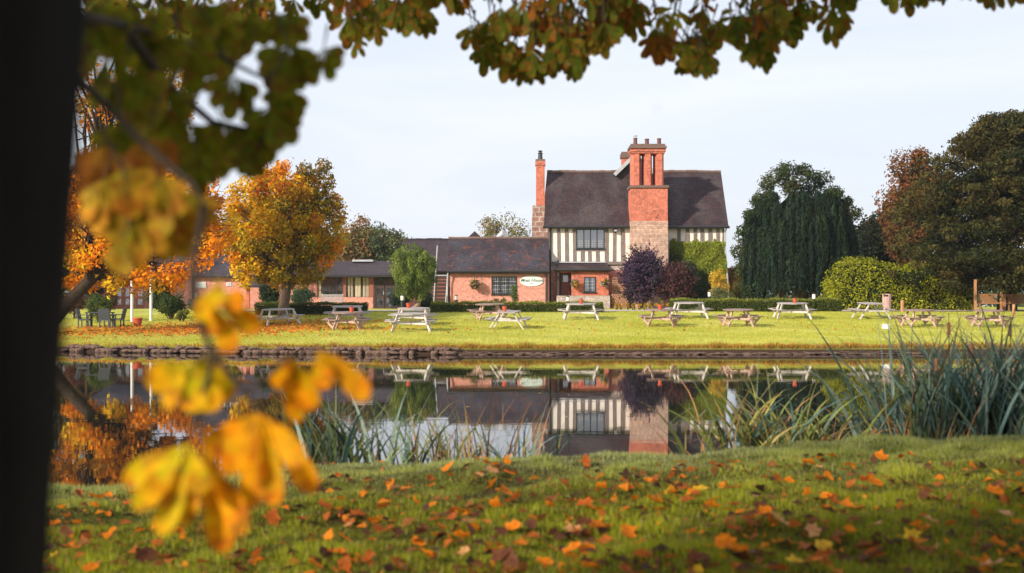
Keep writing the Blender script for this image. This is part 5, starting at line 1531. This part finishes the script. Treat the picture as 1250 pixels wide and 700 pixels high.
# the rest, and small broken bits, as litter
extra2 = [(q[0], q[1], gz(*q) + .03) for q in (near_point(*leafspot()) for _ in range(420)) if q]
n1_ = len(extra) + len(extra2)
E = np.array(extra + extra2 + [(q[0], q[1], gz(*q) + .02) for q in (near_point(rng.uniform(0, 1250), rng.uniform(565, 710)) for _ in range(1500)) if q])
n_ = len(E)
v, f = leafcloud(E, np.array([0, 0, 1]) + rng.normal(size=(n_, 3)) * .5, np.where(np.arange(n_) < n1_, rng.uniform(.05, .1, n_), rng.uniform(.015, .04, n_)), .7)
cc = np.array([(.8, .25, .02), (.5, .14, .03), (.14, .06, .035), (.08, .04, .03), (.3, .12, .04)])[rng.integers(0, 5, n_)]
o = np_mesh('leaf_litter', v, f, cc, LEAFBIG, loc=(0, 8, .7)); tag(o, 'small broken leaf litter between the larger leaves on the near lawn', 'leaf litter', kind='stuff')
n_ = 4200
x = rng.normal(-15, 4.6, n_); y = rng.normal(64.5, 2.6, n_); m2 = rng.random(n_) < .06
x[m2] = rng.uniform(-16, 16, m2.sum())
x1 = rng.normal(-11.5, 2.4, n_ // 3); x = np.concatenate([x, x1]); y = np.concatenate([y, 66 + rng.normal(0, 3.2, n_ // 3)])
k_ = y > bank_y(x) + .4; x, y = x[k_], y[k_]; n_ = len(x)
v, f = leafcloud(np.stack([x, y, ground(x, y) + .06], 1), np.array([0, -.2, 1]) + rng.normal(size=(n_, 3)) * .5, rng.uniform(.08, .16, n_), .75)
cc = np.array([(.75, .22, .03), (.62, .16, .03), (.7, .34, .04), (.35, .12, .03)])[rng.integers(0, 4, n_)]
o = np_mesh('leaf_litter', v, f, cc, LEAF, loc=(-14, 62, .8)); tag(o, 'orange leaf litter on the far lawn beneath the chestnut and maple', 'leaf litter', kind='stuff')

# ------------------------------------------------------------------ reeds
def reed_clump(name, px, d, spread, n, hmin, hmax, wid, cols, label, droop=(.2, .8), heads=0, lean=(0, 0), group='reed clumps at the near water edge', cat='reeds', spready=None):
    cx = X(px, d); b_ = Vector((cx, d, max(-.05, min(0.0, gz(cx, d)))))
    t = empty(name, b_, label, cat, group)
    Vs, Fs, Cs = [], [], []; cnt = 0; SG = 9
    for i in range(n):
        x0 = cx + rng.normal() * spread; y0 = d + rng.normal() * (spready or spread * .5)
        L = rng.uniform(hmin, hmax); a = rng.uniform(0, 2 * math.pi); dr = rng.uniform(*droop)
        z0 = max(gz(x0, y0), -.15) - .02
        out = np.array([math.cos(a), math.sin(a) * .7, 0]) + np.array([lean[0], lean[1], 0])
        w0 = wid * rng.uniform(.4, 1.25); tw = rng.uniform(-1.3, 1.3); ph = rng.uniform(0, math.pi)
        tt_ = np.linspace(0, 1, SG + 1)
        th = dr * tt_ ** 1.8 * 1.9 + rng.uniform(.02, .22)         # angle from vertical along the blade
        if rng.random() < .13: th = th + np.where(tt_ > rng.uniform(.4, .8), rng.uniform(.8, 1.6), 0)
        ds = L / SG
        hx = np.concatenate([[0], np.cumsum(np.sin(th[:-1]) * ds)]); hz = np.concatenate([[0], np.cumsum(np.cos(th[:-1]) * ds)])
        c = np.array([x0, y0, z0]) + hx[:, None] * out + hz[:, None] * np.array([0, 0, 1])
        wv = w0 * np.minimum(1, (1 - tt_) * 2.2 + .04) * .5
        an = ph + tw * tt_; side = np.stack([np.cos(an), np.sin(an), 0 * an], 1) * wv[:, None]
        v = np.concatenate([c - side, c + side]); k = np.arange(SG)
        f = np.stack([k, k + 1, k + 1 + SG + 1, k + SG + 1], 1)
        Vs.append(v); Fs.append(f + cnt); cnt += len(v)
        col = np.array(random.choice(cols)) * rng.uniform(.65, 1.3)
        tip = np.array([.3, .2, .08]) if rng.random() < .35 else col
        mixt = np.clip((tt_[:-1] - .7) * 3, 0, 1)[:, None]
        Cs.append(col * (1 - mixt) + tip * mixt)
    np_mesh('blades', np.concatenate(Vs), np.concatenate(Fs), np.concatenate(Cs), REEDM, t, smooth=True)
    return t
BLUE = [(.07, .13, .11), (.05, .1, .085), (.17, .28, .25), (.035, .065, .05), (.1, .15, .09), (.22, .3, .24)]; TAN = [(.4, .2, .08), (.22, .1, .045), (.3, .24, .08)]; GRN = [(.08, .11, .03), (.06, .09, .03), (.16, .17, .05)]  # the brightest blues paint highlights onto some blades
DR = 12.9; LIME = [(.22, .24, .05), (.3, .28, .07), (.16, .2, .05)]
reed_clump('reed_clump', 1205, DR, .42, 380, 1.35, 2.2, .034, BLUE * 3 + GRN, 'tall blue green reed clump at the right edge of the frame', (.2, .85))
reed_clump('reed_clump', 1138, DR + .1, .2, 130, 1.2, 1.95, .034, BLUE * 2 + GRN + TAN, 'blue green reeds with arching blades left of the tallest clump', (.35, 1.0))
reed_clump('reed_clump', 1265, DR, .35, 200, 1.5, 2.25, .034, BLUE * 3, 'dense reed clump cut by the right frame edge', (.2, .8))
reed_clump('reed_clump', 1160, DR - .2, .4, 150, .8, 1.3, .02, TAN * 2 + GRN, 'brown dead reed stems at the foot of the tall blue green clump', (.1, .8))
reed_clump('reed_clump', 935, DR, .24, 105, 1.15, 1.75, .036, LIME * 5 + GRN + BLUE + TAN, 'arching green and yellow reeds in the middle right, left part', (.5, 1.25))
reed_clump('reed_clump', 985, DR, .24, 105, 1.0, 1.5, .032, LIME * 4 + GRN + TAN * 3, 'arching olive reeds with rusty blades just left of the tall clumps', (.5, 1.2))
reed_clump('reed_clump', 880, DR, .18, 50, .95, 1.35, .018, GRN + TAN, 'sparse thin reeds in front of the chimney reflection', (.3, 1.1))
reed_clump('reed_clump', 400, DR + .1, .2, 80, .85, 1.35, .036, BLUE + GRN * 2, 'green reed clump right of the orange leaves', (.25, .9))
reed_clump('reed_clump', 475, DR, .3, 62, .85, 1.4, .034, BLUE * 2 + GRN + LIME, 'blue green reeds before the sky reflection', (.3, .95))
reed_clump('reed_clump', 560, DR, .34, 190, .75, 1.25, .017, LIME + GRN + TAN * 2 + [(.12, .07, .04)] * 2, 'brownish reeds left of the timber wall reflection', (.15, .9))
reed_clump('reed_clump', 640, DR + .1, .16, 34, 1.0, 1.4, .022, BLUE, 'few pale arching reeds in front of the small stone chimney reflection', (.7, 1.3))
reed_clump('reed_clump', 330, DR + .1, .3, 60, .5, .9, .02, GRN + BLUE, 'low green reeds half hidden by the orange leaves', (.3, 1))
# bulrush heads
for px, py, d, lab in ((1158, 396, 12.7, 'bulrush with brown seed head standing left of the tall reeds'), (1186, 420, 12.9, 'bulrush with brown seed head among the tall reeds'), (1233, 398, 13.1, 'bulrush with brown seed head near the right edge'), (1143, 440, 12.6, 'pale bulrush stalk in the left of the tall reeds')):
    x = X(px, d); zt = Z(py, d); t = empty('bulrush', (x, d, 0), lab, 'bulrush', 'bulrushes among the reeds')
    MB().tube([(x + .03, d, -.1), (x + .01, d, zt * .5), (x, d, zt + .1)], [.008, .007, .003], 6).build('stem', BARK2, t)
    MB().tube([(x, d, zt - .1), (x, d, zt - .09), (x, d, zt + .01), (x, d, zt + .02)], [.008, .017, .016, .006], 10).build('seed_head', plain('bulrush_brown', (.3, .13, .07), (.16, .07, .04), .95, 60), t)

# ------------------------------------------------------------------ the near chestnut tree
base = Vector((-.745, 1.2, gz(-.745, 1.2) - .05))
NT = empty('near_chestnut_tree', base, 'dark chestnut trunk and overhanging leafy boughs framing the left and top of the view', 'tree')
mb = MB()
mb.tube([base, base + Vector((-.03, 0, .5)), base + Vector((.012, 0, 1.0)), base + Vector((.055, 0, 1.4)), base + Vector((.11, 0, 2.4)), base + Vector((-.05, .05, 3.6)), base + Vector((-.15, .2, 5.5)), base + Vector((-.3, .3, 8))], [.41, .335, .33, .325, .315, .31, .26, .14], 28)
rr_ = random.Random(3)
mb.v = [(x + rr_.uniform(-.008, .008) + .012 * math.sin(z * 4.1 + x * 9), y + rr_.uniform(-.008, .008), z) for x, y, z in mb.v]
mb.build('trunk', BARKDARK, NT, smooth=True)
def leaflet(hub, tip, wid, nrm, colf, fold=.18, droop=.12):
    """obovate leaflet from hub to tip: 7 stations, folded on the midrib"""
    hub = np.array(hub, float); tip = np.array(tip, float); ax_ = tip - hub; L = np.linalg.norm(ax_); ax_ /= L
    nrm = np.array(nrm, float); sd = np.cross(ax_, nrm); sd /= np.linalg.norm(sd) + 1e-9; nn = np.cross(sd, ax_)
    st = [(0, .03), (.15, .14), (.35, .45), (.55, .82), (.72, 1.0), (.86, .92), (.95, .6), (1, .12)]
    v = []
    for t_, w_ in st:
        c = hub + ax_ * L * t_ - nn * L * droop * math.sin(math.pi * t_) * .6 + np.array([0, 0, -1]) * L * droop * t_ * t_
        e = sd * wid * .5 * w_
        rip = .06 * wid * math.sin(t_ * 19)
        v += [c - e + nn * (fold * wid * w_ * .5 + rip), c, c + e + nn * (fold * wid * w_ * .5 - rip)]
    f = []; cf = []
    for i in range(len(st) - 1):
        a = i * 3
        for q in (0, 1):
            f.append((a + q, a + q + 1, a + q + 4, a + q + 3)); cf.append(colf(st[i][0], q))
    return v, f, cf
class LeafSet:
    def __init__(s): s.v = []; s.f = []; s.c = []; s.tw = MB()
    def leaflet(s, *a, **k):
        v, f, c = leaflet(*a, **k); n0 = len(s.v); s.v += v; s.f += [tuple(n0 + i for i in q) for q in f]; s.c += c
    def build(s, name, parent):
        o = np_mesh(name, np.array(s.v), np.array(s.f), np.array(s.c), LEAFBIG, parent, smooth=True)
        if s.tw.v: s.tw.build('twig', BARK2, o)
        return o
def colfun(c1, c2, c3=None):
    """c1 near the midrib base, c2 towards the tip and margins, browned blotches c3"""
    def f(t_, q):
        w = min(1, max(0, t_ * 1.1 + random.uniform(-.3, .3)))
        c = [a * (1 - w) + b * w for a, b in zip(c1, c2)]
        if c3 is not None and random.random() < .12 + .25 * t_: c = [a * .4 + b * .6 for a, b in zip(c, c3)]
        return [x * random.uniform(.85, 1.15) for x in c]
    return f
def hang(ls, px, py, d, size_px, nl, cf, ang0=None, spread=2.3, wf=1.0):
    """palmate leaf: hub at the pixel, leaflets fanned round a downward axis"""
    hub = np.array(P(px, py, d)); L = size_px / F * d
    ang0 = random.uniform(-.35, .35) if ang0 is None else ang0
    tip_n = np.array([random.uniform(-.5, .5), -1, random.uniform(-.2, .6)])
    for i in range(nl):
        u = (i - (nl - 1) / 2) / max(1, (nl - 1) / 2); a = ang0 + u * spread / 2
        l = L * (1 - .3 * abs(u)) * random.uniform(.88, 1.1)
        dirv = np.array([math.sin(a), random.uniform(-.35, .35), -math.cos(a) - .15]); dirv /= np.linalg.norm(dirv)
        ls.leaflet(hub, hub + dirv * l, l * wf * random.uniform(.44, .58), tip_n + rng.normal(size=3) * .25, cf)
    # leaf stalk upward
    st = Vector(hub) + Vector((random.uniform(-.4, .4) * L, random.uniform(-.3, .3) * L, L * random.uniform(.5, .9)))
    ls.tw.tube([st, Vector(hub)], [.0022 * d / 3 + .001, .0015], 5)
    return st
# orange spray hanging close to the camera
OR = colfun((.9, .48, .008), (.92, .33, .005), (.4, .1, .01)); YO = colfun((.65, .55, .01), (.92, .48, .008), (.4, .12, .02))
sp = LeafSet(); dn = 2.25
def fan(hub, tips, wpx, cf, d=dn, jit=.06):
    h = np.array(P(hub[0], hub[1], d))
    for (tx, ty) in tips:
        tp = np.array(P(tx, ty, d + random.uniform(-jit, jit)))
        L = np.linalg.norm(tp - h)
        sp.leaflet(h, tp, wpx / F * d * random.uniform(.9, 1.1), np.array([random.uniform(-.3, .3), -1, random.uniform(0, .5)]), cf)
fan((237, 442), [(178, 462), (200, 488), (236, 498), (262, 496), (283, 480), (275, 440)], 36, YO)
fan((262, 372), [(283, 424), (258, 405), (318, 395), (300, 360)], 29, OR)
fan((268, 340), [(266, 372), (240, 385)], 24, YO)
fan((352, 430), [(362, 506), (340, 470), (382, 492)], 29, OR)
fan((388, 425), [(450, 478), (425, 458), (395, 470)], 29, OR)
fan((318, 505), [(246, 545), (275, 570), (305, 608), (335, 606), (368, 560), (384, 588), (352, 540), (285, 530)], 32, OR)
fan((232, 542), [(150, 578), (165, 612), (195, 642), (225, 632), (246, 596)], 33, YO)
fan((250, 556), [(274, 662), (298, 640), (262, 620)], 36, OR)
def tw(pts, r=.004): sp.tw.tube([P(a, b, c) for a, b, c in pts], [r * (1.4 - .7 * i / (len(pts) - 1)) for i in range(len(pts))], 6)
tw([(250, 250, 2.3), (235, 330, 2.28), (240, 385, 2.25), (262, 435, 2.25), (300, 480, 2.25), (318, 505, 2.25)], .005)
tw([(240, 385, 2.25), (262, 372, 2.25)], .003); tw([(262, 435, 2.25), (237, 442, 2.25)], .003); tw([(300, 480, 2.25), (350, 440, 2.25), (352, 430, 2.25)], .003)
tw([(350, 440, 2.25), (388, 425, 2.25)], .003); tw([(262, 435, 2.25), (242, 500, 2.25), (232, 542, 2.25)], .003); tw([(242, 500, 2.25), (250, 556, 2.25)], .003); tw([(235, 330, 2.28), (268, 340, 2.25)], .003)
sp.build('foliage', NT)['label'] = 'blurred bright orange leaves hanging in front of the pond'
# green and yellow leaves at the upper left, close
s2 = LeafSet(); GD = colfun((.12, .14, .008), (.22, .2, .01), (.2, .07, .02)); GY = colfun((.3, .26, .02), (.6, .32, .02), (.4, .12, .02)); BR = colfun((.4, .2, .02), (.35, .12, .02))
for px, py, sz_, d in ((352, 55, 62, 3.2), (395, 60, 40, 3.2), (300, 158, 60, 3.1), (330, 130, 62, 3.1), (288, 95, 55, 3.1), (225, 55, 60, 3.0), (190, 40, 60, 2.9), (165, 20, 60, 2.9), (230, 150, 62, 3.0), (262, 35, 55, 3.2), (310, 190, 30, 3.1), (200, 110, 65, 2.9), (160, 90, 65, 2.8), (130, 55, 65, 2.8), (350, 110, 42, 3.2), (120, 10, 60, 2.8), (250, 5, 50, 3.2), (300, 20, 45, 3.3), (150, 150, 60, 2.7), (272, 150, 58, 3.1), (240, 190, 50, 2.9), (350, 15, 45, 3.3)):
    hang(s2, px, py, d, sz_, random.choice((5, 6, 7)), GD, spread=2.6)
for px, py, sz_, d in ((150, 205, 66, 2.4), (190, 215, 66, 2.4), (225, 235, 60, 2.5), (125, 220, 60, 2.4), (160, 255, 66, 2.4), (205, 260, 62, 2.5), (150, 295, 42, 2.3), (130, 180, 60, 2.5), (180, 170, 60, 2.5)):
    hang(s2, px, py, d, sz_, random.choice((5, 6)), GY if py > 190 else BR, spread=2.3)
for pts in ([(10, 0, 1.35), (60, 60, 2.2), (130, 130, 2.4), (180, 180, 2.4), (235, 225, 2.35), (250, 250, 2.3)], [(10, -60, 1.35), (60, 10, 2.3), (150, 30, 2.8), (250, 60, 3.1), (330, 100, 3.1), (352, 55, 3.2)], [(150, 30, 2.8), (200, 100, 2.9), (260, 150, 3.1), (300, 158, 3.1)]):
    s2.tw.tube([P(*p) for p in pts], [.012 - .002 * i for i in range(len(pts))], 7)
s2.build('foliage', NT)['label'] = 'blurred dark green and yellow leaves beside the trunk'
# overhanging bough seven metres ahead
bo_ = MB()
tk = base + Vector((-.05, .05, 3.2))
L1 = [tk, Vector((-.9, 3.2, 4.3)), Vector((-.4, 5, 4.45)), Vector((.5, 6.6, 4.3)), Vector((1.6, 7.3, 4.0)), Vector((2.7, 7.8, 3.75))]
bo_.tube(L1, [.17, .14, .11, .08, .05, .02], 10)
L2 = [L1[1], Vector((-1.2, 5, 4.4)), Vector((-1.4, 6.8, 4.0)), Vector((-1.2, 7.4, 3.7))]
bo_.tube(L2, [.1, .08, .05, .02], 8)
L3 = [tk + Vector((0, 0, .4)), Vector((-2, 4, 5)), Vector((-2.6, 7, 4.8)), Vector((-2.9, 9, 4.2))]
bo_.tube(L3, [.12, .09, .06, .02], 8)
bo_.build('branch', BARKDARK, NT, smooth=True)
s3 = LeafSet()
bxs = [100, 200, 260, 300, 400, 430, 460, 500, 545, 556, 566, 572, 600, 640, 672, 700, 712, 735, 748, 765, 800, 815, 835, 872, 900, 935, 945, 965, 985, 1000, 1030, 1040, 1062, 1070, 1095, 1125, 1132, 1180, 1192, 1230, 1290]
bys = [60, 70, 60, 55, 45, 76, 52, 50, 45, 20, 30, 88, 86, 106, 100, 104, 80, 76, 52, 52, 78, 98, 96, 102, 60, 97, 60, 66, 42, 56, 52, 3, 3, 27, 8, 20, 1, 1, 12, 14, 20]
GA = colfun((.12, .15, .01), (.2, .17, .012), (.35, .1, .02)); BA = colfun((.2, .09, .012), (.34, .12, .012), (.14, .05, .015)); GB = colfun((.07, .1, .008), (.13, .14, .01), (.3, .12, .02))
nodes = []
for i in range(980):
    px = rng.uniform(90, 1270); lim = np.interp(px, bxs, bys); sz_ = rng.uniform(22, 36)
    py = lim - sz_ * 1.0 - abs(rng.normal()) * 26 if i % 2 else rng.uniform(-170, lim - sz_)
    if py + sz_ > lim + 4: continue
    if py > lim - sz_ * 1.6 and math.sin(px * .13) * math.sin(px * .071 + 2) > .25: continue
    if px > 1035 and py > -20 and i % 3: continue
    if 400 < px < 570 and rng.random() < .35 and py > -10: continue
    if px < 400 and rng.random() < .5: continue
    if rng.random() > .45 + .55 * (np.sin(px * .045) * np.sin(px * .017 + 1) > -.2): continue
    if py < -150: continue
    d = rng.uniform(6.3, 7.8)
    cf = BA if (py < lim - 45 and rng.random() < .22 + .3 * (600 < px < 860)) or rng.random() < .04 else random.choice((GA, GB))
    hub_ = hang(s3, px, py, d, sz_ * 1.05, random.choice((3, 4, 5, 5)), cf, spread=random.uniform(1.4, 2.7), wf=.72)
    nodes.append(hub_)
# twigs leading back to the bough
allb = [L1[i].lerp(L1[i + 1], t_) for i in range(len(L1) - 1) for t_ in (0, .33, .66)] + [L2[i].lerp(L2[i + 1], t_) for i in range(len(L2) - 1) for t_ in (0, .5)] + [L3[-1], L3[-2]]
for q in nodes[::3]:
    b_ = min(allb, key=lambda p: (p - q).length)
    mid = b_.lerp(q, .5) + Vector((random.uniform(-.1, .1), random.uniform(-.1, .1), .1))
    s3.tw.tube([b_, mid, q], [.009, .006, .003], 5)
s3.build('foliage', NT)['label'] = 'green and russet hanging leaves along the top'
# the crown above the frame, which shades the trunk and the near grass, plus an added shading clump
cl = []
for p in in_ellipsoid(40, (-3.6, .55, 4.7), (1.6, 1.1, 1.1), .1, .35): cl.append(p)  # unseen clump placed to shade the upper left leaves
for p in in_ellipsoid(135, (-1.6, 3.6, 7.4), (5.0, 5.4, 2.9), .3, .6):
    if p[1] > 2.5 and HY - (p[2] - 1.0 - CH) / p[1] * F > -60: continue
    cl.append(p)
v, f, c = clump_leaves([np.array(p) for p in cl], [random.uniform(.5, .9) for _ in cl], [150] * len(cl), .15, .5, [random.choice([(.12, .12, .015), (.3, .16, .02), (.2, .12, .02)]) for _ in cl])
np_mesh('crown', v, f, c, LEAF, NT)
mb = MB()
for p in cl[::3]:
    p = Vector(p); s0 = base + Vector((-.1, .1, random.uniform(3, 6))); mb.tube([s0, s0.lerp(p, .5) + Vector((0, 0, .3)), p], [.07, .045, .015], 6, cap=False)
mb.build('branch', BARKDARK, NT, smooth=True)

# leaves and specks afloat on the pond
n_ = 170
y = rng.uniform(14, 52, n_); x = (rng.random(n_) * 2 - 1) * y * .38
k_ = y < bank_y(x) - .4; x, y = x[k_], y[k_]; n_ = len(x)
v, f = leafcloud(np.stack([x, y, np.full(n_, .006)], 1), np.array([0, 0, 1]) + rng.normal(size=(n_, 3)) * .04, rng.uniform(.03, .09, n_), .8, curl=.03)
cc = np.array([(.7, .3, .05), (.6, .45, .2), (.3, .12, .04)])[rng.integers(0, 3, n_)]
o = np_mesh('leaf_litter', v, f, cc, LEAF, loc=(0, 30, 0)); tag(o, 'scattered small leaves floating on the dark pond', 'floating leaves', kind='stuff')

# ------------------------------------------------------------------ autumn air
hm = bpy.data.materials.new('haze'); hm.use_nodes = True
hn = hm.node_tree.nodes; hn.clear()
ho = hn.new('ShaderNodeOutputMaterial'); hv = hn.new('ShaderNodeVolumePrincipled')
hv.inputs['Color'].default_value = (.86, .92, 1, 1); hv.inputs['Density'].default_value = 0.00022; hv.inputs['Anisotropy'].default_value = .3
hm.node_tree.links.new(hv.outputs[0], ho.inputs['Volume'])
hz_ = MB().box(-760, 760, -70, 1250, -2.2, 18).build('haze', hm); tag(hz_, 'thin pale morning haze', kind='stuff')
S.cycles.volume_bounces = 0

# faint smoke leaving the great chimney
sm = bpy.data.materials.new('chimney_smoke'); sm.use_nodes = True
sn_ = sm.node_tree.nodes; sn_.clear(); sl2 = sm.node_tree.links
so = sn_.new('ShaderNodeOutputMaterial'); sv_ = sn_.new('ShaderNodeVolumePrincipled'); stc = sn_.new('ShaderNodeTexCoord')
nf = noise(sn_, sl2, stc.outputs['Object'], 1.3, 3)
smr = sn_.new('ShaderNodeMapRange'); smr.inputs['From Min'].default_value = .48; smr.inputs['From Max'].default_value = .7; smr.inputs['To Max'].default_value = .22
sl2.new(nf, smr.inputs['Value']); sl2.new(smr.outputs[0], sv_.inputs['Density'])
sv_.inputs['Color'].default_value = (.6, .62, .68, 1); sl2.new(sv_.outputs[0], so.inputs['Volume'])
dsm = 101.7
pts = [P(791.3, 165.5, dsm), P(790, 155, dsm), P(794, 143, dsm), P(800, 130, dsm), P(803, 118, dsm)]
o = MB().tube(pts, [.12, .3, .5, .65, .5], 12).build('chimney_smoke', sm, loc=pts[0]); tag(o, 'faint wisp of smoke rising from the great chimney', 'smoke', kind='stuff')
